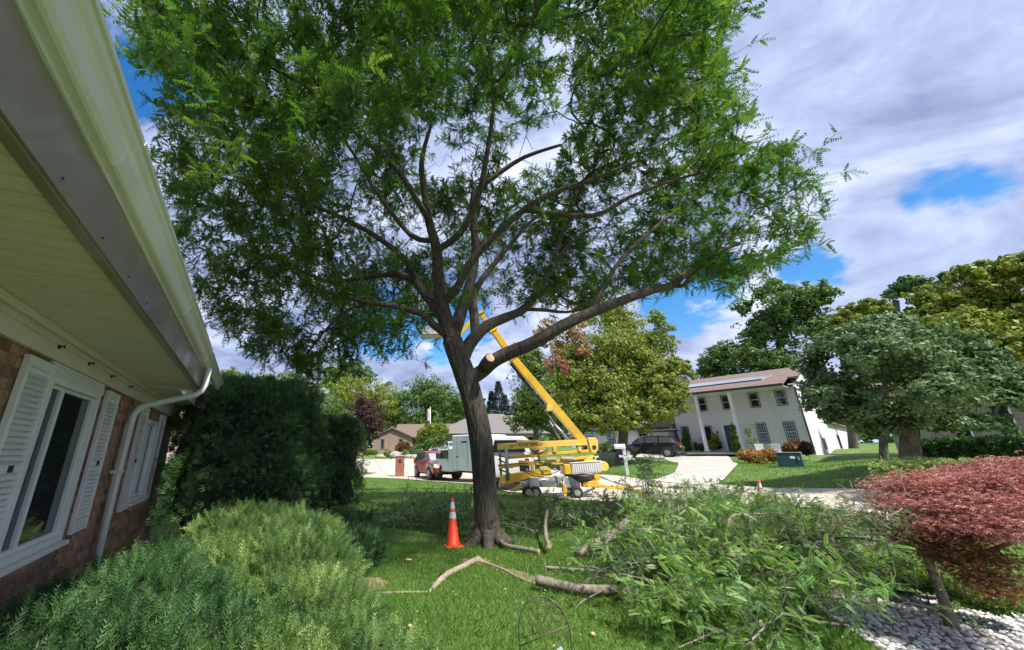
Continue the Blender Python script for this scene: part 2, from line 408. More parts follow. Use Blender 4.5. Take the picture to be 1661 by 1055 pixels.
# ------------------------------------------------------------------ foliage by the thousand
def np_mesh(name, V, F, material, tint=None, smooth=False):
    """V (n,3); F (m,k) all the same size."""
    me = bpy.data.meshes.new(name)
    nv, nf, k = len(V), len(F), F.shape[1]
    me.vertices.add(nv); me.vertices.foreach_set('co', np.ascontiguousarray(V, dtype=np.float32).ravel())
    me.loops.add(nf * k); me.loops.foreach_set('vertex_index', np.ascontiguousarray(F, dtype=np.int32).ravel())
    me.polygons.add(nf); me.polygons.foreach_set('loop_start', np.arange(0, nf * k, k, dtype=np.int32))
    if smooth: me.polygons.foreach_set('use_smooth', np.ones(nf, bool))
    if tint is not None:
        a = me.attributes.new('tint', 'FLOAT', 'POINT'); a.data.foreach_set('value', np.clip(tint, 0, 1).astype(np.float32))
    me.update(calc_edges=True)
    if material: me.materials.append(material)
    return me
def unit(a): return a / np.maximum(np.linalg.norm(a, axis=-1, keepdims=True), 1e-9)
def scatter(T, P, D, U, S, tint):
    """Place template T=(verts, tris) at P, its Y along D, its Z near U, scaled S."""
    tv, tf = T
    D = unit(D); X = unit(np.cross(D, U)); Z = np.cross(X, D)
    S = np.asarray(S)[:, None, None]
    V = P[:, None, :] + S * (tv[None, :, 0:1] * X[:, None, :] + tv[None, :, 1:2] * D[:, None, :] + tv[None, :, 2:3] * Z[:, None, :])
    n, k = len(P), len(tv)
    F = tf[None] + (np.arange(n) * k)[:, None, None]
    return V.reshape(-1, 3), F.reshape(-1, tf.shape[1]), np.repeat(tint, k)
def join_np(parts):
    V = []; F = []; T = []; n = 0
    for v, f, t in parts:
        V.append(v); F.append(f + n); T.append(t); n += len(v)
    return np.concatenate(V), np.concatenate(F), np.concatenate(T)
def frond(pairs=9, ll=.17, lw=.055, droop=.28, fold=.15, quad=False):
    """Pinnate locust leaf, length 1 along Y."""
    V = []; F = []
    def pt(t): return np.array((0, t, -droop * t * t))
    V += [(-.006, 0, 0), (.006, 0, 0), tuple(pt(1))]; F.append((0, 1, 2))
    for i in range(pairs):
        t = .12 + .86 * i / (pairs - 1)
        L = ll * (1 - .45 * abs(t - .5) * 1.4)
        for sx in (-1, 1):
            b = pt(t); tip = b + np.array((sx * L * .86, L * .5, -L * fold)); 
            side = np.array((-sx * lw * .35, lw * .62, 0))
            n = len(V)
            if quad:
                mid = (b + tip) / 2
                V += [tuple(b), tuple(mid - side), tuple(tip), tuple(mid + side)]; F += [(n, n + 1, n + 2), (n, n + 2, n + 3)]
            else:
                V += [tuple(b - side * .3), tuple((b * .4 + tip * .6) + side), tuple(tip)]; F.append((n, n + 1, n + 2))
    return np.array(V, float), np.array(F, int)
def spray(k=6, spread=.34, w=.045, curl=.12):
    """Conifer spray: stem with short tapering side shoots."""
    V = [(-.02, 0, 0), (.02, 0, 0), (0, 1, curl)]; F = [(0, 1, 2)]
    for i in range(k):
        t = .1 + .75 * i / (k - 1); L = spread * (1.1 - .7 * t)
        for sx in (-1, 1):
            b = np.array((0, t, curl * t * t)); tip = b + np.array((sx * L * .75, L * .85, curl * .5 * (1 if i % 2 else -.4)))
            n = len(V); V += [tuple(b + np.array((0, -w * .6, 0))), tuple(b + np.array((0, w, 0.01))), tuple(tip)]; F.append((n, n + 1, n + 2))
    return np.array(V, float), np.array(F, int)
def chevrons(k=7, w=.232, f=.195, droop=.28):
    V = []; F = []
    for i in range(k):
        t = .06 + .84 * i / (k - 1); ww = w * (1 - .5 * abs(t - .45) * 1.5); n = len(V)
        V += [(-ww, t + .05, -droop * t * t - .03), (ww, t + .05, -droop * t * t - .03), (0, t + f * (.75 if i % 2 else 1.0), -droop * t * t)]; F.append((n, n + 1, n + 2))
    return np.array(V, float), np.array(F, int)
T_FROND = chevrons()
T_FRONDQ = frond(9, .2, .08, quad=True)
T_SPRAY = spray()
T_YEW = (np.array([(-.09, 0, 0), (.09, .1, 0), (0, 1, .1), (-.30, .15, .05), (-.16, .05, .0), (-.34, .75, 0), (.30, .25, -.05), (.2, .1, 0), (.36, .8, 0)], float), np.array([(0, 1, 2), (3, 4, 5), (6, 7, 8)], int))
T_LEAF = (np.array([(0, 0, 0), (.34, .45, .06), (0, 1, -.05), (-.34, .45, .06)], float), np.array([(0, 1, 2), (0, 2, 3)], int))
T_BLADE = (np.array([(-.05, 0, 0), (.05, 0, 0), (0, 1, .25)], float), np.array([(0, 1, 2)], int))
def rand_unit(n, r=RNG):
    a = r.normal(size=(n, 3)); return unit(a)

# ------------------------------------------------------------------ ground, road, driveway
def axis_steps(lo, hi, f0, f1, fine):
    a = list(np.arange(f0, f1 + 1e-6, fine)); s = fine; x = f0; left = []
    while x > lo: s *= 1.25; x -= s; left.append(x)
    s = fine; x = a[-1]; right = []
    while x < hi: s *= 1.25; x += s; right.append(x)
    return np.array(left[::-1] + a + right)
def build_terrain():
    xs = axis_steps(-900, 900, -22, 44, .6); ys = axis_steps(-500, 1500, -4, 62, .6)
    X, Y = np.meshgrid(xs, ys); Z = np.zeros_like(X)
    for i in range(len(ys)): Z[i] = hgt_np(X[i], Y[i])
    nx, ny = len(xs), len(ys)
    V = np.stack([X, Y, Z], -1).reshape(-1, 3)
    i, j = np.meshgrid(np.arange(ny - 1), np.arange(nx - 1), indexing='ij')
    a = (i * nx + j).ravel()
    F = np.stack([a, a + 1, a + nx + 1, a + nx], -1)
    return link('lawn', np_mesh('lawn', V, F, M['lawn'], smooth=True))
lawn = setp(build_terrain(), kind='structure')
ROAD = [((15.5, -12), (21.5, -12)), ((14.6, 0), (20.4, 0)), ((13.2, 7.0), (18.4, 7.0)), ((12.3, 10.2), (16.9, 11.4)), ((11.2, 12.6), (15.3, 14.4)), ((9.5, 14.1), (13.3, 17.5)), ((7.7, 15.1), (11.3, 20.9)),
        ((6.1, 16.2), (10.1, 24.0)), ((4.8, 18.3), (9.6, 28)), ((3.9, 19.8), (8.6, 35)), ((2.3, 24.4), (6, 47)), ((0.1, 27.5), (-.6, 58)), ((-2.6, 29.9), (-8.6, 58)), ((-5.8, 31.4), (-20, 53)), ((-12, 32.5), (-29, 46)), ((-26, 33), (-38, 40))]
def polyline_resample(P, n):
    P = np.array(P, float); d = np.r_[0, np.cumsum(np.linalg.norm(np.diff(P, axis=0), axis=1))]
    t = np.linspace(0, d[-1], n); return np.stack([np.interp(t, d, P[:, k]) for k in (0, 1)], -1)
def smooth_pairs(prs, per):
    out = []
    A = [Vector(a) for a, b in prs]; B = [Vector(b) for a, b in prs]
    def cr(P, i, t):
        p0, p1, p2, p3 = P[max(i - 1, 0)], P[i], P[i + 1], P[min(i + 2, len(P) - 1)]
        return .5 * ((2 * p1) + (p2 - p0) * t + (2 * p0 - 5 * p1 + 4 * p2 - p3) * t * t + (3 * p1 - p0 - 3 * p2 + p3) * t ** 3)
    for i in range(len(prs) - 1):
        for k in range(per):
            out.append((cr(A, i, k / per), cr(B, i, k / per)))
    out.append((A[-1], B[-1])); return out
def slab_road(name, prs, across_m, mate, lift=.03, per=4, group=None, row=2):
    st = smooth_pairs(prs, per)
    base_v = []; base_f = []; K = 14
    for a, b in st:
        for k in range(K + 1):
            p = a.lerp(b, k / K); base_v.append((p.x, p.y, 0))
    for i in range(len(st) - 1):
        for k in range(K):
            q = i * (K + 1) + k; base_f.append((q, q + 1, q + K + 2, q + K + 1))
    bv = np.array(base_v); bv[:, 2] = hgt_np(bv[:, 0], bv[:, 1]) + lift - .012
    road = link(name, np_mesh(name, bv, np.array(base_f), M['mulch'], smooth=True)); setp(road, kind='structure')
    for i in range(0, len(st) - 1, row):
        j = min(i + row, len(st) - 1)
        w = (st[i][0] - st[i][1]).length
        n = max(1, round(w / across_m))
        L1 = max((st[i][0] - st[j][0]).length, .5)
        for k in range(n):
            m = 5; V = []; g = .012
            for r in range(m + 1):
                t = r / m; t = g / L1 + t * (1 - 2 * g / L1)
                ft = t * (j - i); ia = min(int(ft), j - i - 1); fr = ft - ia
                a = st[i + ia][0].lerp(st[i + ia + 1][0], fr); b = st[i + ia][1].lerp(st[i + ia + 1][1], fr)
                ww = (a - b).length
                for c in range(m + 1):
                    s = (k + c / m) / n; s = min(max(s, k / n + g / ww), (k + 1) / n - g / ww)
                    p = a.lerp(b, s); V.append((p.x, p.y, 0))
            V = np.array(V); V[:, 2] = hgt_np(V[:, 0], V[:, 1]) + lift
            F = np.array([(r * (m + 1) + c, r * (m + 1) + c + 1, (r + 1) * (m + 1) + c + 1, (r + 1) * (m + 1) + c) for r in range(m) for c in range(m)])
            sl = link('slab', np_mesh('slab', V, F, mate, smooth=True), road)
    return road, [(a.x, a.y) for a, b in st] + [(b.x, b.y) for a, b in reversed(st)]
road, ROAD_POLY = slab_road('road', ROAD, 4.2, M['concrete'])
def xy(u, v, D): p = at(u, v, D); return (p.x, p.y)
DRIVE = [(xy(1045, 779, 23.0), xy(1155, 784, 21.6)), (xy(1078, 768, 25.5), xy(1178, 768, 25.5)), (xy(1100, 757, 29), xy(1197, 755, 29.5)), (xy(1094, 749, 33), xy(1188, 744, 35)), (xy(1068, 745, 36), xy(1168, 738, 43)), (xy(1020, 744, 37.5), xy(1085, 737, 45)), (xy(960, 744, 38), xy(975, 737, 46))]
drive, DRIVE_POLY = slab_road('driveway', DRIVE, 3.6, M['drive'], lift=.045, per=4)
def inside(poly, X, Y):
    X = np.asarray(X); Y = np.asarray(Y); r = np.zeros(X.shape, bool); n = len(poly)
    for i in range(n):
        x1, y1 = poly[i]; x2, y2 = poly[i - 1]
        c = ((y1 > Y) != (y2 > Y)); xi = (x2 - x1) * (Y - y1) / ((y2 - y1) if y2 != y1 else 1e-9) + x1
        r ^= c & (X < xi)
    return r
GRAVEL_POLY = [xy(1425, 955, 6.9 * 1.0), (4.9, 5.6), (6.1, 5.55), (7.6, 4.9), (9.5, 3.6), (9.5, -1), (2.6, -1), (2.9, 2.6), (3.8, 4.0)]
GRAVEL_POLY = [(5.0, 6.3), (6.0, 5.9), (7.4, 5.2), (9.4, 3.9), (9.6, -1), (2.8, -1), (3.1, 2.2), (4.3, 4.4)]
def sheet(name, poly, material, lift, cell=.3, kind='structure', rough=0.0):
    P = np.array(poly); lo = P.min(0); hi = P.max(0)
    bm = bmesh.new(); vs = [bm.verts.new((x, y, 0)) for x, y in poly]; bm.faces.new(vs)
    k = lo[0]
    for ax in (0, 1):
        k = lo[ax] + cell
        while k < hi[ax]:
            co = (k, 0, 0) if ax == 0 else (0, k, 0); no = (1, 0, 0) if ax == 0 else (0, 1, 0)
            bmesh.ops.bisect_plane(bm, geom=list(bm.verts) + list(bm.edges) + list(bm.faces), plane_co=co, plane_no=no); k += cell
    for v in bm.verts:
        v.co.z = hgt(v.co.x, v.co.y) + lift + (rough * mnoise.noise(v.co * 6) if rough else 0)
    me = bpy.data.meshes.new(name); bm.to_mesh(me); bm.free(); me.materials.append(material)
    return setp(link(name, me), kind=kind)
sheet('gravel_bed_ground', GRAVEL_POLY, M['gravel_bed'], .012)
def gravel():
    n = 15000
    X = RNG.uniform(2.8, 9.6, n); Y = RNG.uniform(1.5, 6.3, n)
    k = inside(GRAVEL_POLY, X, Y); X, Y = X[k], Y[k]; n = len(X)
    V0 = np.array([(-1, -.6, 0), (0, -1, .1), (1, -.5, 0), (1, .6, .1), (0, 1, 0), (-1, .5, .05), (-.5, -.2, .75), (.5, .1, .85)], float)
    F0 = np.array([(0, 1, 6), (1, 2, 7), (1, 7, 6), (2, 3, 7), (3, 4, 7), (4, 6, 7), (4, 5, 6), (5, 0, 6)])
    r = RNG.uniform(.013, .032, n); P = np.stack([X, Y, hgt_np(X, Y) + .012], -1)
    D = RNG.normal(size=(n, 3)); D[:, 2] *= .25; U = np.tile([0, 0, 1.], (n, 1)) + RNG.normal(size=(n, 3)) * .25
    V, F, T = scatter((V0, F0), P, D, U, r, RNG.uniform(0, 1, n))
    setp(link('gravel', np_mesh('gravel', V, F, M['gravel'])), 'white crushed stone gravel under the red laceleaf maple', 'gravel', kind='stuff')
gravel()
ed = MB(); ep = [(x, y, hgt(x, y) + .035) for x, y in polyline_resample([(4.3, 4.9), (4.95, 6.3), (6.0, 5.95), (7.4, 5.25), (9.4, 3.95)], 26)]
ed.tube(ep, .032, 8)
setp(part('garden_edging', ed, M['edging']), 'black plastic edging curving round the white gravel bed', 'edging')

SOILS = [[(.55, 7.75), (.5, 7.5), (.75, 7.35), (1.0, 7.35), (1.1, 7.6), (.85, 7.8)],
         [(-1.2, 6.75), (-1.35, 6.2), (-.9, 6.0), (-.6, 6.15), (-.6, 6.45), (-.8, 6.7)],
         [(1.05, 7.1), (1.25, 6.75), (1.5, 6.45), (1.65, 6.6), (1.5, 6.95), (1.2, 7.2)],
         [(-.5, 8.0), (-.2, 7.85), (.0, 8.0), (-.2, 8.2)]]
for s_ in SOILS:
    c = np.mean(s_, 0); s2 = []
    rs = polyline_resample(s_ + [s_[0]], 22)[:-1]
    for i, p in enumerate(rs): q = c + (p - c) * (1 + .16 * math.sin(i * 2.3) + .08 * math.sin(i * 5.1)); s2.append((q[0], q[1]))
    sheet('bare_soil', s2, M['soil'], .008, cell=.12, rough=.012)

def grass():
    parts = []
    def field(n, x0, x1, y0, y1, hmin, hmax, w, keep):
        X = RNG.uniform(x0, x1, n); Y = RNG.uniform(y0, y1, n)
        k = keep(X, Y) & ~inside(ROAD_POLY, X, Y) & ~inside(GRAVEL_POLY, X, Y) & ~inside(DRIVE_POLY, X, Y)
        sv = RNG.uniform(size=n)
        for s_ in SOILS: k &= ~(inside(s_, X, Y) & (sv > .34))
        X, Y = X[k], Y[k]; n = len(X)
        P = np.stack([X, Y, hgt_np(X, Y)], -1)
        D = RNG.normal(size=(n, 3)) * .45; D[:, 2] = 1
        U = RNG.normal(size=(n, 3)); U[:, 2] = .1
        S = RNG.uniform(hmin, hmax, n)
        cl = np.sin(X * 1.7 + 2 * np.sin(Y * .9)) * .5 + np.sin(Y * 2.3 + X) * .3
        tint = np.clip(.42 + .16 * cl + RNG.normal(size=n) * .22, 0, 1)
        t = (T_BLADE[0] * np.array([w, 1, 1]), T_BLADE[1])
        parts.append(scatter(t, P, D, U, S, tint))
    wall = lambda X, Y: (X * -.9087 - Y * .4175) < 1.5
    field(120000, -2.2, 5.6, 3.2, 9.0, .035, .085, 1.25, wall)
    field(45000, -5, 9, 9.0, 15.5, .04, .085, 2.0, wall)
    field(50000, 4.5, 14, 4, 15, .04, .085, 2.0, lambda X, Y: Y > 5.0)
    field(45000, -9, 6, 15.5, 31, .04, .08, 3.4, wall)
    field(40000, 10, 24, 13, 30, .04, .08, 4.0, lambda X, Y: X > 0)
    field(9000, -11, -5, 7, 16, .04, .1, 3, lambda X, Y: (X * -.9087 - Y * .4175) < 3)
    V, F, T = join_np(parts)
    setp(link('grass', np_mesh('grass', V, F, M['blade'], T)), 'short green grass blades covering the lawns', 'grass', kind='stuff')
grass()
# small grass crescent in the far turning circle
P4 = [xy(572, 767.5, 36), xy(590, 765.5, 38), xy(613, 766, 37.5), xy(600, 769, 35.5), xy(575, 770.5, 34.5)]
sheet('grass_verge', P4, M['lawn'], .045, cell=1)

# ------------------------------------------------------------------ foreground brick house
HA = math.atan2(.41751674, .90866923)
dS = Vector((-.41751674, .90866923, 0)); nP = Vector((-.90866923, -.41751674, 0))
hbase = dS * 5 + nP * 1.6
house = thing('brick_house', 'red brick ranch house with white shutters and a deep white eave at the left edge', 'house', (hbase.x, hbase.y, 0), HA)
def hp(p, s, z): return (1.6 - p, s - 5, z)
def hbox(mb, p0, p1, s0, s1, z0, z1): return mb.box(hp((p0 + p1) / 2, (s0 + s1) / 2, (z0 + z1) / 2), (abs(p1 - p0), abs(s1 - s0), abs(z1 - z0)))
W1 = (4.18, 5.40, .98, 2.42); W2 = (7.85, 8.66, 1.06, 2.34)
wl = MB(); ZB, ZT = -.4, 2.60
def wallpanels(p0, p1, mb):
    s = -2.0
    for (a, b, c, d) in (W1, W2):
        hbox(mb, p0, p1, s, a, ZB, ZT); hbox(mb, p0, p1, a, b, ZB, c); hbox(mb, p0, p1, a, b, d, ZT); s = b
    hbox(mb, p0, p1, s, 10.5, ZB, ZT)
wallpanels(1.61, 1.85, wl)
hbox(wl, 1.85, 8.5, 10.26, 10.5, ZB, ZT); hbox(wl, 8.3, 8.5, -2, 10.26, ZB, ZT); hbox(wl, 1.85, 8.3, -2, -1.8, ZB, ZT)
wallo = part('wall', wl, M['mortar'], house)
fl = MB(); hbox(fl, 1.86, 8.29, -1.79, 10.25, 2.45, 2.55); part('ceiling', fl, M['mortar'], house)
# bricks laid in courses: the nearest ones in view singly, the rest joined
bl, bh = .232, .074; rows = int((2.56 + .3) / .084)
bricks = []
for r in range(rows):
    z = -.3 + r * .084 + bh / 2; off = (r % 2) * .121
    s = -1.9 + off
    while s < 10.4:
        a, b = s, min(s + bl, 10.49)
        for (w0, w1, c, d) in (W1, W2):
            if c - .03 < z < d + .03:
                if a < w0 < b: b = w0 - .004
                elif a < w1 < b: a = w1 + .004
                if a >= w0 and b <= w1: a = b
        if b - a > .03: bricks.append((a, b, z))
        s += .242
rb = random.Random(3)
def visible_brick(a, b, z):
    s = (a + b) / 2
    return s > 3.35 and z > .35 and not (3.68 < s < 4.18 and z > 1.0) and not (5.55 < s < 6.08 and z > 1.0)
bricks.sort(key=lambda t: (not visible_brick(*t), (t[0] - 3.2) ** 2 + (t[2] - 1.8) ** 2))
full_me = MB().box((0, 0, 0), (.05, bl, bh)).mesh('brick', M['brick'])
joined = MB(); nsing = 0
for (a, b, z) in bricks:
    pr = rb.uniform(-.003, .005); c = hp(1.63 - pr, (a + b) / 2, z)
    if nsing < 296 and visible_brick(a, b, z):
        if b - a > .22: me = full_me
        else: me = MB().box((0, 0, 0), (.05, b - a, bh)).mesh('brick', M['brick'])
        o = link('brick', me, wallo, c); o.rotation_euler = (rb.uniform(-.006, .006), 0, rb.uniform(-.008, .008)); nsing += 1
    else:
        joined.box(c, (.05, b - a, bh))
# end wall bricks
for r in range(rows):
    z = -.3 + r * .084 + bh / 2; p = 1.62 + (r % 2) * .121
    while p < 8.2: joined.box(hp(p + bl / 2, 10.51, z), (bl, .04, bh)); p += .242
setp(part('brick', joined, M['brick_i'], wallo), kind='stuff')
def sillbricks(w):
    s = w[0] - .06
    while s < w[1] + .06:
        me = MB().box((0, 0, 0), (.20, .068, .055)).mesh('brick', M['brick'])
        o = link('brick', me, wallo, hp(1.60, s + .034, w[2] - .055)); o.rotation_euler = (0, .30, 0); s += .078
sillbricks(W1); sillbricks(W2)
# frieze, trims
f = MB(); hbox(f, 1.555, 1.60, -2, 10.5, 2.54, 2.776); part('frieze_board', f, M['almond'], house, bevel=.004)
f = MB(); hbox(f, 1.52, 1.555, -2, 10.5, 2.715, 2.776); hbox(f, 1.535, 1.555, -2, 10.5, 2.66, 2.685); part('crown_trim', f, M['almond'], house, bevel=.004)
# soffit planks across the eave
sof = MB(); hbox(sof, .81, 8.6, -2, 6.93, 2.802, 2.82); so = part('soffit', sof, M['mortar'], house)
pm = MB(); prof = [(-.0575, .018), (-.0575, .002), (-.052, -.006), (-.007, -.006), (-.004, .010), (.004, .010), (.007, -.006), (.052, -.006), (.0575, .002), (.0575, .018)]
pm.prism([(y, z) for y, z in prof], .70, 'X')
pme = pm.mesh('plank', M['soffit'])
s = -1.9
while s < 6.85:
    link('plank', pme, so, hp(1.17, s, 2.782)); s += .1235
f = MB(); hbox(f, .805, .860, -2, 6.94, 2.750, 2.79); part('soffit_trim', f, M['fascia'], house, bevel=.006)
f = MB()
for k in range(40):   # slightly wavy metal face
    s0 = -2 + k * 8.95 / 40; s1 = s0 + 8.95 / 40
    w0 = .006 * math.sin(s0 * 5.1) + .004 * math.sin(s0 * 11); w1 = .006 * math.sin(s1 * 5.1) + .004 * math.sin(s1 * 11)
    P = [hp(.802, s0, 2.756), hp(.79 + w0 * .2, s0, 2.756), hp(.79 + w1 * .2, s1, 2.756), hp(.802, s1, 2.756), hp(.802, s0, 3.055), hp(.785 + w0, s0, 3.06), hp(.785 + w1, s1, 3.06), hp(.802, s1, 3.055)]
    f.hexa(P)
part('fascia', f, M['fascia'], house)
f = MB(); hbox(f, .79, 1.58, 6.93, 6.97, 2.74, 3.06); part('eave_return', f, M['almond'], house, bevel=.004)
g = MB(); prof = [(.784, 3.062), (.742, 3.055), (.728, 3.062), (.712, 3.082), (.706, 3.105), (.700, 3.13), (.684, 3.155), (.668, 3.172), (.660, 3.195), (.646, 3.197), (.642, 3.215), (.652, 3.222), (.784, 3.222)]
g.prism([(1.6 - p, z) for p, z in prof], 9.05, 'Y', off=-.475 + .05)
gut = part('gutter', g, M['gutter'], house)
for s_ in (1.9, 4.1, 6.2):
    g = MB(); g.prism([(1.6 - (p - .004 if p < .75 else p), z + (-.003 if z < 3.1 else .0)) for p, z in prof], .045, 'Y', off=s_ - 5); part('seam', g, M['gutter'], gut)
for k in range(12):
    f = MB(); f.sphere(hp(.782, 1.2 + k * .47, 2.80), (.004, .006, .006), 8, 6); part('nail_head', f, M['dark'], house)
f = MB(); hbox(f, .776, .792, -2, 7.1, 3.036, 3.062); part('drip_edge', f, M['white'], house)
# smaller eave over the far end
f = MB(); hbox(f, 1.15, 8.6, 6.97, 10.95, 2.78, 2.80); hbox(f, 1.13, 1.15, 6.97, 10.95, 2.76, 2.98); part('rear_eave', f, M['almond'], house, bevel=.005)
# roof
f = MB()
f.hexa([hp(.72, -2.2, 3.20), hp(5.0, -2.2, 4.9), hp(5.0, 7.2, 4.9), hp(.72, 7.2, 3.20), hp(.72, -2.2, 3.26), hp(5.0, -2.2, 5.0), hp(5.0, 7.2, 5.0), hp(.72, 7.2, 3.26)])
f.hexa([hp(5.0, -2.2, 4.9), hp(9.2, -2.2, 3.2), hp(9.2, 7.2, 3.2), hp(5.0, 7.2, 4.9), hp(5.0, -2.2, 5.0), hp(9.2, -2.2, 3.26), hp(9.2, 7.2, 3.26), hp(5.0, 7.2, 5.0)])
f.hexa([hp(1.1, 7.2, 2.98), hp(5.0, 7.2, 4.5), hp(5.0, 11, 4.5), hp(1.1, 11, 2.98), hp(1.1, 7.2, 3.04), hp(5.0, 7.2, 4.58), hp(5.0, 11, 4.58), hp(1.1, 11, 3.04)])
f.hexa([hp(5.0, 7.2, 4.5), hp(9.2, 7.2, 2.98), hp(9.2, 11, 2.98), hp(5.0, 11, 4.5), hp(5.0, 7.2, 4.58), hp(9.2, 7.2, 3.04), hp(9.2, 11, 3.04), hp(5.0, 11, 4.58)])
part('roof', f, M['roof_brown'], house)
# downspout
d = MB()
d.tube([hp(.715, 6.72, 3.07), hp(.72, 6.72, 2.80), hp(.75, 6.715, 2.70), hp(.82, 6.71, 2.64), hp(1.36, 6.66, 2.46), hp(1.46, 6.645, 2.41), hp(1.515, 6.64, 2.30), hp(1.52, 6.62, 1.2), hp(1.52, 6.60, .0)], [.042, .042, .043, .043, .043, .043, .043, .042, .042], 12)
dsp = part('downspout', d, M['white'], house)
f = MB(); hbox(f, 1.47, 1.60, 6.575, 6.59, 1.55, 1.585); hbox(f, 1.47, 1.60, 6.69, 6.705, 1.55, 1.585); part('strap', f, M['white'], dsp)
f = MB()
for k in range(7): f.box(hp(1.52 + .042 * math.cos(k * .9 - 2.7), 6.62 + .042 * math.sin(k * .9 - 2.7), 1.15), (.006, .006, 2.1))
part('rib', f, M['white'], dsp)
# windows
def window(w, slider, parts_s):
    s0, s1, z0, z1 = w
    t = .055
    f = MB()
    hbox(f, 1.56, 1.72, s0, s0 + t, z0, z1); hbox(f, 1.56, 1.72, s1 - t, s1, z0, z1)
    hbox(f, 1.56, 1.72, s0 + t, s1 - t, z1 - t, z1); hbox(f, 1.56, 1.72, s0 + t, s1 - t, z0, z0 + t)
    win = part('window', f, M['white'], house, bevel=.005)
    f = MB(); hbox(f, 1.51, 1.60, s0 - .05, s1 + .05, z0 - .045, z0 - .005); part('sill', f, M['white'], win, bevel=.005)
    gi = s0 + t
    for (a, b, mt) in parts_s:
        f = MB(); q = .03
        hbox(f, 1.60, 1.66, a, a + q, z0 + t, z1 - t); hbox(f, 1.60, 1.66, b - q, b, z0 + t, z1 - t)
        hbox(f, 1.60, 1.66, a + q, b - q, z0 + t, z0 + t + .04); hbox(f, 1.60, 1.66, a + q, b - q, z1 - t - .03, z1 - t)
        part('sash', f, M['white'], win, bevel=.004)
        f = MB(); hbox(f, 1.630, 1.637, a + q, b - q, z0 + t + .04, z1 - t - .03); part('pane', f, M[mt], win)
    return win
w1 = window(W1, True, [(4.235, 4.56, 'glass_blue'), (4.56, 5.345, 'glass'), ])
f = MB(); hbox(f, 1.66, 1.70, 4.85, 4.89, 1.1, 2.3); part('curtain', f, M['almond'], w1)
f = MB()
for k in range(4): hbox(f, 1.56 + .004 * k, 1.60, 4.14, 5.46, 2.42 + k * .03, 2.446 + k * .03)
part('header_panel', f, M['white'], house, bevel=.003)
w2 = window(W2, False, [(7.905, 8.255, 'glass'), (8.255, 8.605, 'glass')])
slat_me = MB().box((0, 0, 0), (.007, .348, .044), Matrix.Rotation(math.radians(-42), 3, 'Y')).mesh('slat', M['white'])
def shutter(sc, z0=.99, z1=2.50, w=.44):
    f = MB(); e = .045
    hbox(f, 1.555, 1.597, sc - w / 2, sc - w / 2 + e, z0, z1); hbox(f, 1.555, 1.597, sc + w / 2 - e, sc + w / 2, z0, z1)
    hbox(f, 1.558, 1.597, sc - w / 2 + e, sc + w / 2 - e, z1 - .07, z1); hbox(f, 1.558, 1.597, sc - w / 2 + e, sc + w / 2 - e, z0, z0 + .13)
    hbox(f, 1.558, 1.597, sc - w / 2 + e, sc + w / 2 - e, 1.66, 1.72)
    sh = part('shutter', f, M['white'], house, bevel=.003)
    f = MB(); hbox(f, 1.590, 1.597, sc - w / 2 + e, sc + w / 2 - e, z0 + .13, z1 - .07); part('backing', f, M['white'], sh)
    z = z0 + .155
    while z < z1 - .09:
        if not 1.63 < z < 1.75: link('slat', slat_me, sh, hp(1.576, sc, z))
        z += .044
    f = MB(); f.box(hp(1.548, sc, 1.69), (.02, .03, .05)); part('latch', f, M['dark'], sh)
for sc_ in (3.95, 5.83, 7.55, 9.05): shutter(sc_)
for sc_ in (4.08, 4.78, 5.5, 6.3):
    f = MB(); f.tube([hp(1.555, sc_, 2.66), hp(1.525, sc_, 2.65), hp(1.515, sc_, 2.665), hp(1.52, sc_ + .01, 2.64)], .007, 6); f.box(hp(1.548, sc_, 2.65), (.012, .035, .04)); part('light_clip', f, M['dark'], house)

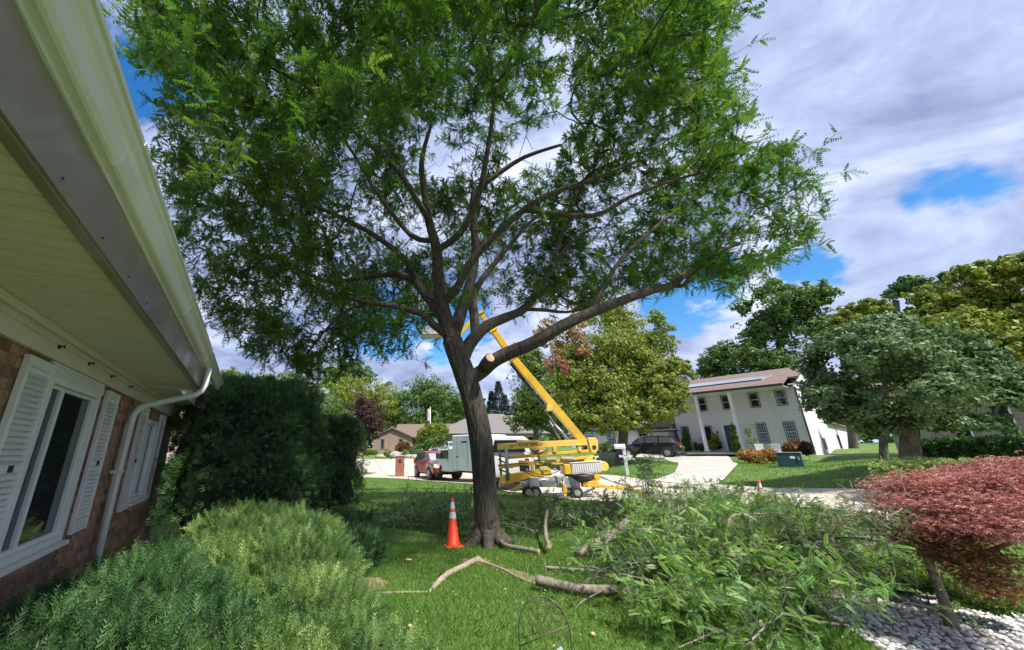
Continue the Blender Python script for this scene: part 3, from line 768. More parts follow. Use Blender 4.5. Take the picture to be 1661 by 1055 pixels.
# ------------------------------------------------------------------ trees grown from a skeleton
def ay(u, v, Y):
    d = view_dir(u, v); return Vector((d.x * Y / d.y, Y, CAM_H + d.z * Y / d.y))
class Skel:
    def __init__(s): s.p = []; s.par = []; s.rmin = []; s.tip = []
    def limb(s, pts, rads, parent=None, sub=3):
        """polyline (Catmull-Rom) hung on node index parent; returns indices"""
        P = [Vector(p) for p in pts]
        if parent is not None: P = [s.p[parent]] + P; rads = [rads[0]] + list(rads)
        out = []; last = parent
        n = len(P)
        for i in range(n - 1):
            p0, p1, p2, p3 = P[max(i - 1, 0)], P[i], P[i + 1], P[min(i + 2, n - 1)]
            for k in range(1 if (i > 0 or parent is not None) else 0, sub + 1):
                t = k / sub
                q = .5 * ((2 * p1) + (p2 - p0) * t + (2 * p0 - 5 * p1 + 4 * p2 - p3) * t * t + (3 * p1 - p0 - 3 * p2 + p3) * t ** 3)
                s.p.append(q); s.par.append(-1 if last is None else last); s.rmin.append(rads[i] * (1 - t) + rads[i + 1] * t)
                last = len(s.p) - 1; out.append(last)
        return out
    def grow(s, A, step=.45, rng=RNG, wob=.10, start=0, bend=.35):
        n0 = len(s.p); cap = n0 + len(A) * 14
        arr = np.zeros((cap, 3)); arr[:n0] = np.array([tuple(p) for p in s.p]); n = n0
        d0 = np.array([np.min(np.sum((arr[start:n0] - a) ** 2, 1)) for a in A])
        for ai in np.argsort(d0):
            a = A[ai]
            dv = a - arr[start:n]; dd = np.sqrt((dv ** 2).sum(1)) + .25 * np.maximum(0, -dv[:, 2] + .2)
            j = int(np.argmin(dd)) + start
            base = s.p[j]; tgt = Vector(a); L = (tgt - base).length
            k = max(1, int(math.ceil(L / step)))
            pd = (base - s.p[s.par[j]]).normalized() if s.par[j] >= 0 else Vector((0, 0, 1))
            c = base + pd * L * bend + Vector((0, 0, .1 * L))
            last = j
            for q in range(1, k + 1):
                t = q / k; pt = base * (1 - t) ** 2 + c * 2 * t * (1 - t) + tgt * t * t
                if q < k: pt += Vector(rng.normal(size=3)) * wob * step
                s.p.append(pt); s.par.append(last); s.rmin.append(0); last = len(s.p) - 1
                arr[n] = tuple(pt); n += 1
            s.tip.append(last)
    def radii(s, tip=.006, pw=2.3):
        n = len(s.p); acc = [0.0] * n; r = [0.0] * n
        for i in range(n - 1, -1, -1):
            r[i] = s.rmin[i] if s.rmin[i] > .012 else max(tip, acc[i] ** (1 / pw), s.rmin[i])
            if s.par[i] >= 0: acc[s.par[i]] += min(r[i], .9 * 9) ** pw
        # a branch never thicker than what carries it
        for i in range(n):
            if s.par[i] >= 0: r[i] = min(r[i], r[s.par[i]])
        s.r = r; return r
    def chains(s):
        n = len(s.p); ch = [[] for _ in range(n)]; roots = []
        for i, p in enumerate(s.par):
            (ch[p] if p >= 0 else roots).append(i)
        out = []; stack = [(None, r) for r in roots]
        while stack:
            st, i = stack.pop(); c = [] if st is None else [st]
            while True:
                c.append(i)
                if not ch[i]: break
                b = max(ch[i], key=lambda k: s.r[k])
                for k in ch[i]:
                    if k != b: stack.append((i, k))
                i = b
            out.append(c)
        return out
def bark_disp(p, an, i, r):
    k = mnoise.noise(Vector((math.cos(an) * 2.6 + p.x * 1.1, math.sin(an) * 2.6 + p.y * 1.1, p.z * .9)))
    k2 = abs(mnoise.noise(Vector((math.cos(an) * 6.5, math.sin(an) * 6.5, p.z * 1.6 + p.x))))
    return r * (1 + .10 * k - .42 * max(0, .20 - k2))

# --- the honey locust
sk = Skel()
tr = sk.limb([ay(792, 889, 8.97), ay(790, 860, 8.97), ay(787, 800, 8.97), ay(783, 740, 8.97), ay(776, 690, 8.97), ay(764, 640, 8.97), ay(751, 600, 8.95), ay(741, 572, 8.95), ay(734, 552, 8.95)],
             [.37, .275, .252, .255, .268, .300, .325, .30, .25], sub=4)
top = tr[-1]
def near(idx, u, v, Y):
    q = ay(u, v, Y); return min(idx, key=lambda i: (sk.p[i] - q).length)
nR = near(tr, 772, 618, 8.95)
R1 = sk.limb([ay(782, 602, 8.85), ay(799, 587, 8.7), ay(822, 574, 8.55), ay(867, 555, 8.3), ay(913, 528, 8.1), ay(960, 506, 8.0), ay(1010, 487, 8.0), ay(1060, 470, 8.1), ay(1092, 462, 8.2), ay(1115, 440, 8.3), ay(1150, 415, 8.4), ay(1200, 395, 8.4)],
             [0.1697, 0.1603, 0.1556, 0.1462, 0.132, 0.1179, 0.1037, 0.0943, 0.0802, 0.066, 0.0471, 0.033], nR)
sk.limb([ay(1110, 462, 8.0), ay(1140, 430, 7.9), ay(1200, 420, 7.8)], [0.0471, 0.033, 0.0189], near(R1, 1088, 464, 8.2))
n2 = near(tr, 748, 590, 8.95)
R2 = sk.limb([ay(757, 566, 9.0), ay(772, 545, 9.1), ay(792, 527, 9.25), ay(822, 514, 9.5), ay(850, 501, 9.7), ay(872, 470, 9.9), ay(893, 440, 10.1), ay(925, 395, 10.3), ay(962, 370, 10.5)],
             [0.1697, 0.1556, 0.1414, 0.1273, 0.1132, 0.0849, 0.0707, 0.0566, 0.0377], n2)
sk.limb([ay(885, 503, 10.1), ay(920, 506, 10.6), ay(965, 498, 11.2)], [0.0566, 0.0424, 0.0283], near(R2, 852, 501, 9.7))
U1 = sk.limb([ay(769, 512, 9.3), ay(767, 490, 9.35), ay(776, 462, 9.5), ay(800, 430, 9.7), ay(842, 380, 10.0), ay(880, 340, 10.2)], [0.1226, 0.1132, 0.0943, 0.0754, 0.0566, 0.0424], near(R2, 775, 541, 9.1))
C1 = sk.limb([ay(724, 525, 8.9), ay(716, 490, 8.8), ay(711, 450, 8.6), ay(708, 405, 8.4), ay(696, 360, 8.2), ay(688, 310, 8.0), ay(684, 260, 7.8), ay(700, 200, 7.5)], [0.198, 0.1697, 0.1462, 0.1273, 0.1084, 0.0849, 0.066, 0.0424], top)
C2 = sk.limb([ay(745, 515, 9.0), ay(756, 480, 9.0), ay(766, 445, 9.0), ay(771, 405, 9.0), ay(768, 350, 9.0), ay(769, 315, 8.9), ay(800, 288, 8.7), ay(850, 255, 8.5), ay(910, 235, 8.3)], [0.1603, 0.1414, 0.1226, 0.1084, 0.0943, 0.0849, 0.0707, 0.0566, 0.0377], top)
C3 = sk.limb([ay(740, 470, 8.4), ay(760, 430, 8.1), ay(800, 385, 7.8), ay(850, 340, 7.5), ay(905, 310, 7.2), ay(965, 290, 7.0), ay(1030, 262, 6.8)], [0.1037, 0.0943, 0.0849, 0.0754, 0.0613, 0.0471, 0.033], near(C1, 716, 490, 8.8))
C4 = sk.limb([ay(745, 380, 7.9), ay(775, 320, 7.5), ay(790, 250, 7.1), ay(800, 170, 6.7), ay(795, 90, 6.3)], [0.0849, 0.0754, 0.0613, 0.0471, 0.0283], near(C1, 708, 405, 8.4))
L1 = sk.limb([ay(705, 528, 8.9), ay(685, 510, 8.8), ay(650, 498, 8.6), ay(600, 490, 8.4), ay(545, 478, 8.2), ay(490, 455, 8.0)], [0.0943, 0.0849, 0.0707, 0.0566, 0.0424, 0.0283], near(tr, 733, 554, 8.95))
sk.limb([ay(560, 505, 8.5), ay(520, 545, 8.6), ay(495, 580, 8.7)], [0.033, 0.0236, 0.0151], near(L1, 600, 490, 8.4))
L2 = sk.limb([ay(690, 478, 9.2), ay(672, 455, 9.5), ay(640, 445, 9.8), ay(590, 450, 10.2), ay(530, 455, 10.6), ay(470, 430, 10.8)], [0.1226, 0.1037, 0.0849, 0.066, 0.0471, 0.033], near(C1, 722, 516, 8.9))
L3 = sk.limb([ay(660, 425, 8.9), ay(620, 390, 8.8), ay(570, 360, 8.7), ay(500, 330, 8.6), ay(420, 300, 8.5), ay(360, 290, 8.4)], [0.0849, 0.0754, 0.0613, 0.0471, 0.033, 0.0236], near(L2, 672, 455, 9.5))
L4 = sk.limb([ay(680, 330, 7.6), ay(640, 270, 7.2), ay(570, 210, 6.8), ay(510, 150, 6.4), ay(440, 110, 6.0), ay(360, 80, 5.7)], [0.0754, 0.066, 0.0519, 0.0424, 0.033, 0.0189], near(C1, 696, 360, 8.2))
L5 = sk.limb([ay(665, 380, 9.2), ay(610, 310, 9.4), ay(560, 230, 9.5), ay(500, 180, 9.5)], [0.0754, 0.0566, 0.0424, 0.0283], near(C1, 705, 390, 8.3))
R3 = sk.limb([ay(940, 300, 11), ay(1000, 260, 11.3), ay(1060, 240, 11.5), ay(1110, 210, 11.5)], [0.066, 0.0519, 0.0377, 0.0236], near(R2, 893, 440, 10.1))
R4 = sk.limb([ay(1000, 430, 8.9), ay(1050, 380, 9.2), ay(1100, 340, 9.4), ay(1170, 300, 9.5)], [0.0566, 0.0471, 0.0377, 0.0236], near(R1, 960, 506, 8.0))
R5 = sk.limb([ay(960, 350, 7.2), ay(1020, 320, 7.0), ay(1100, 290, 6.9), ay(1180, 270, 6.8)], [0.0566, 0.0424, 0.033, 0.0189], near(C3, 850, 340, 7.5))
# crown volume: a wide dome, open beneath its middle
def crown_points(n, r):
    out = []
    C = np.array([1.5, 8.6, 8.6]); R = np.array([9.7, 6.6, 6.9])
    while len(out) < n:
        d = r.normal(size=3); d /= np.linalg.norm(d)
        q = r.uniform(.35, 1) ** .55
        p = C + d * R * q
        x, y, z = p
        zmin = np.interp(x, [-8, -5.5, -3, -1, 1, 3, 5, 8, 11], [6.6, 4.4, 4.5, 5.2, 6.0, 6.1, 6.0, 6.3, 7.4]) + np.interp(y, [2, 6.5, 9, 12], [2.0, 1.2, 0, .3])
        if z < zmin: continue
        # ragged outline: clumps and bays
        nz = mnoise.noise(Vector(p) * .42) + .5 * mnoise.noise(Vector(p) * 1.1)
        if q > .62 and nz < -.12 + .25 * (q - .62): continue
        if nz < -.20: continue
        # the window of thin foliage round the middle limbs
        pu = Vector(p) - Vector((1.2, 8.9, 4.6))
        if pu.length < 2.3: continue
        if math.hypot(d[0], d[1]) < .5 and q < .6 and r.uniform() < .7: continue
        out.append(p)
    return np.array(out)
rA = np.random.default_rng(11)
SIL = [(190, -900), (200, -60), (215, 35), (235, 80), (265, 125), (310, 150), (268, 190), (300, 215), (270, 262), (268, 312), (282, 345), (276, 400), (296, 440), (306, 500), (350, 540), (385, 565), (420, 610), (480, 632), (520, 598), (560, 575), (640, 575), (690, 552), (720, 500), (860, 490), (960, 510), (1010, 470), (1060, 480), (1130, 458), (1200, 468), (1245, 430), (1305, 380), (1318, 300), (1280, 240), (1208, 228), (1185, 150), (1188, 60), (1180, -900)]
def proj(P):
    C, S = math.cos(PITCH), math.sin(PITCH); z = P[:, 2] - CAM_H
    f = P[:, 1] * C + z * S; up = -P[:, 1] * S + z * C
    return 697 + 612 * P[:, 0] / f, 527 - 612 * up / f
A = crown_points(3900, rA)
pu_, pv_ = proj(A); A = A[inside(SIL, pu_, pv_) & (A[:, 1] > 2.8)]
print('attractors', len(A))
drop = np.array([tuple(ay(u + rA.normal() * 16, v + rA.normal() * 12, Y + rA.normal() * .4)) for u, v, Y, n in ((490, 585, 8.7, 16), (455, 560, 8.6, 12), (430, 525, 8.5, 12), (540, 550, 8.6, 9), (520, 600, 8.7, 8), (620, 560, 8.7, 9), (660, 545, 8.6, 5), (580, 530, 8.5, 9), (1190, 440, 8.1, 10), (1160, 425, 8, 8), (1235, 420, 8, 8), (1060, 430, 8.4, 8), (870, 470, 9.5, 4), (960, 465, 9.5, 8), (380, 520, 8.4, 8), (350, 480, 8.4, 8), (1295, 380, 8.3, 7), (1315, 310, 8.4, 4), (245, 35, 6.4, 14), (230, 75, 6.6, 8), (300, 60, 6.4, 12), (330, 130, 6.6, 10), (300, 190, 7.4, 8), (285, 260, 7.8, 8)) for _ in range(n)])
A = np.concatenate([A, drop])
sk.grow(A, step=.42, rng=rA)
# bare inner twigs
nt0 = len(sk.tip)
inn = []
while len(inn) < 420:
    d = rA.normal(size=3); d /= np.linalg.norm(d); p_ = np.array([1.0, 8.8, 7.0]) + d * np.array([5.0, 3.2, 2.6]) * rA.uniform(.3, 1)
    if p_[2] > 5.1: inn.append(p_)
sk.grow(np.array(inn), step=.26, rng=rA, wob=.22)
bare = set(sk.tip[nt0:][k] for k in range(len(sk.tip) - nt0) if k % 4)
# finer twigs round every tip
A2 = np.repeat(A, 2, 0) + rA.normal(size=(len(A) * 2, 3)) * np.array([.34, .34, .22])
A2 = A2[A2[:, 2] > 3.6]
sk.grow(A2, step=.25, rng=rA)
sk.radii(.0048, 2.6)
def skeleton_to_parts(sk, parent, mtl, limb_r=.045, disp=True, trunk_name='trunk', cut=None):
    chs = sk.chains(); tw = MB(); first = True; nl = 0
    for c in chs:
        rad = [sk.r[i] for i in c]
        if len(c) > 1 and rad[0] > rad[1] * 1.6: rad[0] = rad[1] * 1.25
        pts = [sk.p[i] for i in c]; big = max(rad[1:] if len(rad) > 1 else rad)
        if big > limb_r:
            # refine for bark relief
            P = []; R = []
            for a in range(len(pts) - 1):
                m = 3 if big > .12 else 1
                for k in range(m): P.append(pts[a].lerp(pts[a + 1], k / m)); R.append(rad[a] + (rad[a + 1] - rad[a]) * k / m)
            P.append(pts[-1]); R.append(rad[-1])
            n = 72 if big > .18 else (28 if big > .09 else 10)
            mb = MB().tube(P, R, n, disp=bark_disp if disp else None)
            part(trunk_name if first else 'limb', mb, mtl, parent); first = False; nl += 1
        else:
            tw.tube(pts, rad, 5 if big > .02 else 3, caps=False)
    if tw.v: setp(part('twigs', tw, mtl, parent), kind='stuff')
    return nl
tree = thing('locust_tree', 'tall honey locust tree spreading over the front lawn with a furrowed leaning trunk', 'tree', (0, 0, 0))
skeleton_to_parts(sk, tree, M['bark'])
def fronds_on(tips, sk, rng, per=(9, 13), size=(.16, .29), up=.15):
    P = []; D = []; U = []; S = []; T = []
    for ti in tips:
        i = ti; p = np.array(sk.p[ti]); q = np.array(sk.p[sk.par[ti]]) if sk.par[ti] >= 0 else p - np.array((0, 0, .1))
        d = unit((p - q)[None])[0]; g = rng.uniform()
        L = np.linalg.norm(p - q)
        for k in range(rng.integers(*per)):
            t = rng.uniform(0, 1.0); o = q + (p - q) * t + rng.normal(size=3) * .02
            side = unit(np.cross(d, rng.normal(size=3))[None])[0]
            dd = d * rng.uniform(.1, .9) + side * rng.uniform(.6, 1.1) + np.array((0, 0, up - .25 * rng.uniform()))
            P.append(o); D.append(dd); U.append((rng.normal() * .5, rng.normal() * .5, 1.0)); S.append(rng.uniform(*size)); T.append(.65 * g + .35 * rng.uniform())
    return np.array(P), np.array(D), np.array(U), np.array(S), np.array(T)
P, D, U, S, T = fronds_on([t_ for t_ in sk.tip if t_ not in bare], sk, rA)
V, F, T = scatter(T_FROND, P, D, U, S, T)
print('locust tris', len(F), 'tips', len(sk.tip), 'nodes', len(sk.p))
setp(link('crown', np_mesh('crown', V, F, M['L_locust'], T), tree), kind='stuff')
# sawn stub, surface roots, root flare
stub = MB(); sp = [ay(786, 596, 8.7), ay(789, 588, 8.55), ay(795, 580, 8.35)]
stub.tube(sp, [.15, .125, .115], 18, disp=bark_disp); stb = part('stub', stub, M['bark'], tree)
f = MB(); dd = (sp[2] - sp[1]).normalized(); f.tube([sp[2] - dd * .01, sp[2] + dd * .008], [.10, .098], 20); part('cut_face', f, M['cutwood'], stb)
def gnd(x, y, dz=0): return Vector((x, y, hgt(x, y) + dz))
def root(pts, rad, name='root', m='root', par=tree):
    rad = [x * (.72 if m == 'root' else 1) for x in rad]
    mb = MB(); P = []; n = len(pts)
    sk2 = Skel(); idx = sk2.limb(pts, rad, None, sub=4)
    mb.tube([sk2.p[i] for i in idx], [sk2.rmin[i] for i in idx], 8, disp=lambda p, a, i, r: r * (1 + .25 * mnoise.noise(Vector((p.x * 9, p.y * 9, a * 2)))))
    return part(name, mb, M[m], par)
root([gnd(.93, 7.62, .0), gnd(.80, 7.5, .045), gnd(.55, 7.15, .035), gnd(.28, 6.72, .04), gnd(.12, 6.35, .03), gnd(-.02, 6.0, .0)], [.05, .07, .06, .065, .05, .02])
root([gnd(-.02, 6.05, .0), gnd(-.3, 6.0, .01), gnd(-.7, 6.0, .0), gnd(-1.1, 5.95, -.02)], [.02, .026, .02, .015])
root([gnd(.80, 7.55, .03), gnd(1.0, 7.35, .02), gnd(1.2, 7.0, .02), gnd(1.35, 6.6, .012), gnd(1.6, 6.25, .005), gnd(1.75, 6.1, -.01)], [.05, .035, .03, .035, .03, .015])
root([gnd(.9, 7.8, .0), gnd(.85, 7.62, .05), gnd(.95, 7.45, .0)], [.04, .055, .03])
for a0, L, rr in ((-2.6, .75, .12), (-1.7, .6, .13), (-.9, .7, .12), (-.1, .6, .11), (3.0, .7, .11), (2.2, .6, .1), (1.2, .6, .1)):
    c = Vector((1.225, 8.97, 0)); d = Vector((math.cos(a0), math.sin(a0), 0))
    root([c + d * .20 + Vector((0, 0, .26)), c + d * .30 + Vector((0, 0, .13)), c + d * .45 + Vector((0, 0, .03)), c + d * L + Vector((0, 0, -.05))], [rr * .9, rr, rr * .8, rr * .4], m='bark')

# ------------------------------------------------------------------ cut branches and brush
def cut_branch(name, label, cat, pts, rad, group=None, mtl='bark_light', n=12, twigs=(), ends=(True, False)):
    s2 = Skel(); idx = s2.limb(pts, rad, None, sub=4)
    P = [s2.p[i] for i in idx]; R = [s2.rmin[i] * .80 for i in idx]
    base = P[0].copy(); t = thing(name, label, cat, base, 0, group)
    loc = [p - base for p in P]
    mb = MB().tube(loc, R, n, disp=lambda p, a, i, r: r * (1 + .12 * mnoise.noise(Vector((p.x * 7, p.y * 7, a * 1.5))) + .05 * mnoise.noise(Vector((p.x * 25, p.y * 25, a * 4)))))
    part('wood', mb, M[mtl], t)
    for e, (i, j) in zip(ends, ((0, 1), (-1, -2))):
        if e:
            d = (loc[i] - loc[j]).normalized(); f = MB().tube([loc[i] - d * .02, loc[i] + d * .004], [R[i] * .93, R[i] * .92], 16); part('cut_face', f, M['cutwood'], t)
    for tp, tr_ in twigs:
        mb = MB().tube([Vector(p) - base for p in tp], tr_, 6); part('twig', mb, M[mtl], t)
    return t
cut_branch('cut_log', 'long grey log in the foreground grass, its sawn end behind the metal trellis', 'log',
           [gnd(1.47, 6.08, .13), gnd(1.75, 5.98, .10), gnd(2.0, 5.85, .085), gnd(2.4, 5.82, .09), gnd(2.8, 5.80, .10), gnd(3.35, 5.78, .14), gnd(3.9, 5.7, .2)], [.088, .082, .078, .066, .062, .05, .035],
           twigs=[([gnd(1.6, 6.0, .2), gnd(1.62, 6.1, .33), gnd(1.56, 6.15, .45)], [.008, .006, .003]), ([gnd(2.5, 5.85, .14), gnd(2.53, 5.8, .26), gnd(2.55, 5.8, .36)], [.016, .009, .004]), ([gnd(2.3, 5.8, .1), gnd(1.9, 5.55, .05), gnd(1.72, 5.35, .02)], [.012, .008, .004])])
cut_branch('cut_log', 'short stout reddish log crossing the tip of the long foreground log', 'log',
           [gnd(2.42, 5.62, .11), gnd(2.8, 5.66, .115), gnd(3.3, 5.72, .13), gnd(3.6, 5.75, .14)], [.098, .095, .085, .07])
cut_branch('cut_log', 'mossy grey log propped diagonally between the tree and the brush heap', 'log',
           [gnd(2.62, 7.65, .10), gnd(3.2, 8.15, .15), gnd(3.75, 8.6, .24), gnd(4.3, 9.15, .36)], [.085, .11, .115, .10], ends=(False, True))
cut_branch('cut_stick', 'thin pale forked stick lying on the grass in front of the diagonal log', 'stick',
           [gnd(1.86, 7.0, .05), gnd(2.15, 6.92, .05), gnd(2.45, 6.78, .06), gnd(2.72, 6.72, .06), gnd(2.86, 6.6, .05)], [.034, .03, .028, .026, .02],
           twigs=[([gnd(2.78, 6.7, .06), gnd(2.9, 6.78, .12)], [.02, .014]), ([gnd(2.3, 6.85, .05), gnd(2.5, 6.55, .04), gnd(2.7, 6.4, .03)], [.012, .008, .004])])
cut_branch('cut_branch', 'leafy limb butt with a pale sawn end lying right of the trunk base', 'branch',
           [gnd(2.02, 7.95, .07), gnd(1.75, 8.15, .08), gnd(1.45, 8.45, .1), gnd(1.5, 9.2, .2)], [.055, .05, .045, .03])
cut_branch('cut_branch', 'limb whose round sawn end faces the camera beside the leafy butt', 'branch',
           [gnd(2.22, 7.95, .16), gnd(2.3, 8.4, .2), gnd(2.5, 9.1, .35), gnd(2.8, 9.9, .5)], [.062, .055, .045, .035])
cut_branch('cut_branch', 'grey limb with a white sawn end at the near edge of the brush heap', 'branch',
           [gnd(3.05, 6.95, .17), gnd(2.85, 6.7, .10), gnd(2.7, 6.5, .04)], [.055, .055, .05], ends=(True, True))
cut_branch('cut_branch', 'bare forked grey branch curving over the left side of the brush heap', 'branch',
           [gnd(3.0, 6.75, .25), gnd(3.15, 6.75, .5), gnd(3.6, 6.9, .62), gnd(4.0, 6.9, .75), gnd(4.35, 7.1, .85)], [.022, .028, .032, .028, .02],
           twigs=[([gnd(3.25, 6.75, .52), gnd(3.45, 6.3, .42), gnd(3.7, 6.0, .3)], [.03, .03, .025]), ([gnd(3.95, 6.9, .75), gnd(4.1, 7.1, .95), gnd(4.05, 7.3, 1.1)], [.015, .01, .006])])
cut_branch('cut_branch', 'dark crooked branch rising out of the right side of the brush heap', 'branch',
           [at(1215, 938, 6.8), at(1265, 930, 6.8), at(1310, 908, 6.9), at(1322, 885, 7.0), at(1345, 862, 7.1), at(1352, 850, 7.15)], [.05, .05, .055, .05, .045, .04], mtl='bark',
           twigs=[([at(1345, 862, 7.1), at(1352, 885, 7.0), at(1350, 905, 6.9)], [.03, .02, .012])])
cut_branch('cut_branch', 'slender forked branch standing up among the brush behind the crooked branch', 'branch',
           [at(1160, 880, 7.6), at(1178, 862, 7.8), at(1185, 840, 8.0), at(1200, 835, 8.3), at(1260, 832, 9)], [.02, .024, .024, .02, .015],
           twigs=[([at(1185, 845, 8.0), at(1183, 880, 7.7), at(1180, 900, 7.4)], [.016, .014, .01]), ([at(1178, 862, 7.8), at(1150, 885, 7.7), at(1130, 882, 7.8)], [.018, .014, .01])])

# leafy branches: four kinds, copied through the heaps
LEAFY = []
def leafy_kind(seed, L, spreadf, fr, mtl, nt=26, size=(.08, .155)):
    r = np.random.default_rng(seed); s2 = Skel()
    main = s2.limb([(0, 0, 0), (L * .3, r.normal() * .08, .08), (L * .65, r.normal() * .15, .16), (L, r.normal() * .2, .10)], [.024, .018, .012, .006], None, sub=5)
    A = []
    for k in range(nt):
        t = r.uniform(.2, 1.08); A.append((L * t + r.normal() * .08, r.normal() * spreadf * (1.15 - .5 * t), .12 + r.normal() * .14 + .10))
    s2.grow(np.array(A), step=.14, rng=r, bend=.3)
    s2.radii(.0032, 2.5)
    P, D, U, S, T = fronds_on(s2.tip, s2, r, fr, size, up=.0)
    tips = s2.tip
    V, F, T = scatter(T_FRONDQ, P, D, U, S, T)
    wood = MB()
    for c in s2.chains(): wood.tube([s2.p[i] for i in c], [s2.r[i] for i in c], 5, caps=False)
    return wood.mesh('wood', M['bark_light']), np_mesh('foliage', V, F, M[mtl], T)
for a in ((21, 1.5, .40, (7, 12), 'L_cut'), (22, 1.9, .45, (6, 10), 'L_cutg'), (23, 1.2, .36, (8, 13), 'L_cut'), (24, 1.6, .5, (4, 7), 'L_cutg'), (25, 1.4, .3, (9, 14), 'L_cut')):
    LEAFY.append(leafy_kind(*a))
def leafy(k, p, rz, tilt, roll, sc, label, group):
    t = thing('leafy_branch', label, 'branch', p, 0, group)
    t.rotation_euler = (roll, -tilt, rz); t.scale = (sc, sc, sc)
    w, fme = LEAFY[k]
    link('limb', w, t); setp(link('foliage', fme, t), kind='stuff')
rL = random.Random(5)
def heap(n, cfn, hmax, label, group, kinds=(0, 1, 2, 3, 4), sc=(.6, 1.15)):
    for i in range(n):
        x, y, h = cfn()
        z = hgt(x, y) + rL.uniform(.03, max(.04, hmax * h))
        leafy(rL.choice(kinds), (x, y, z), rL.uniform(0, 2 * math.pi), rL.uniform(-.1, .3) if z < .25 else rL.uniform(-.35, .22), rL.uniform(-.5, .5), rL.uniform(*sc), label, group)
def big_heap():
    while True:
        x, y = rL.uniform(2.6, 8.0), rL.uniform(4.2, 9.6)
        c = (5.05 + (y - 6.6) * .45, 6.9); q = math.hypot((x - c[0]) / 1.55, (y - c[1]) / 2.35)
        if x > y - 1.15 + .25 * max(0, y - 7.5) or (y < 6.25 and x < 3.45) or (x < 5.0 and 6.9 < y < 9.7): continue
        if q < 1: return x, y, (1 - q * q) ** .5
heap(118, big_heap, .80, 'leafy cut branch tangled in the large brush heap at the right of the lawn', 'cut branches in the large brush heap')
def left_heap():
    return rL.uniform(-1.2, 1.3), rL.uniform(10.5, 11.7), .8
heap(15, left_heap, .36, 'leafy cut branch in the brush row behind the orange cone and the trunk', 'cut branches behind the cone', (1, 3, 0), (.6, 1.0))
def mid_heap():
    x = rL.uniform(1.8, 5.2); return x, rL.uniform(10.0, 12.6), .7
heap(28, mid_heap, .36, 'leafy cut branch in the brush between the trunk and the boom lift', 'cut branches right of the trunk', (1, 3, 3, 0), (.6, 1.0))
def far_heap():
    t = rL.uniform(0, 1); return 5.0 + 5.5 * t, 11.2 + 1.6 * t + rL.uniform(-1.6, .8), .8
heap(34, far_heap, .45, 'leafy cut branch in the brush along the near road edge', 'cut branches along the road', (0, 1, 3, 4), (.7, 1.1))
for (u, v, D_) in ((1056, 805, 10.8), (1060, 800, 10.9), (1052, 812, 10.7), (1064, 812, 10.8)):
    p = at(u, v + 10, D_); leafy(3, p, rL.uniform(0, 6), 1.2, 0, .62, 'upright leafy branch poking above the brush in front of the boom lift outrigger', 'upright leafy branches')
for i in range(6): leafy(4, gnd(rL.uniform(3.2, 4.3), rL.uniform(4.5, 5.3), rL.uniform(.1, .35)), rL.uniform(2.6, 4.0), -.1, rL.uniform(-.4, .4), .75, 'leafy cut branch spilling onto the grass at the near edge of the brush heap', 'spilled near branches')
for i, (x, y) in enumerate(((3.1, 9.7), (3.9, 10.0), (2.5, 9.5), (1.6, 10.9), (-.9, 11.2))): leafy(1, gnd(x, y, .1), rL.uniform(3.4, 5.2), .1, 0, .8, 'pale wilting branch laid flat in front of the brush behind the logs', 'flat wilting branches')

# ------------------------------------------------------------------ cones
def cone(loc, label, tilt=0.0, hs=1.0):
    t = thing('traffic_cone', label, 'cone', loc, .2); t.rotation_euler = (tilt, 0, .2)
    H_ = .90 * hs
    b = MB(); b.box((0, 0, .018), (.36, .36, .036)); part('base', b, M['orange'], t, bevel=.012)
    def rr(z): return .135 - (.135 - .028) * (z - .03) / (H_ - .03)
    b = MB(); b.tube([(0, 0, .036), (0, 0, .05), (0, 0, H_ - .01), (0, 0, H_)], [.148, rr(.05), rr(H_ - .01), .022], 24); part('body', b, M['orange'], t)
    for z0, z1 in ((.52, .64), (.70, .83)):
        z0 *= hs; z1 *= hs
        b = MB(); b.tube([(0, 0, z0), (0, 0, z1)], [rr(z0) + .0025, rr(z1) + .0025], 24, caps=False); part('collar', b, M['reflect'], t)
cone(gnd(.475, 8.72), 'orange traffic cone with two white collars standing left of the locust trunk')
cone(gnd(9.75, 12.2, .06), 'orange traffic cone half buried in brush near the road, right of the driveway', .12, 1.0)

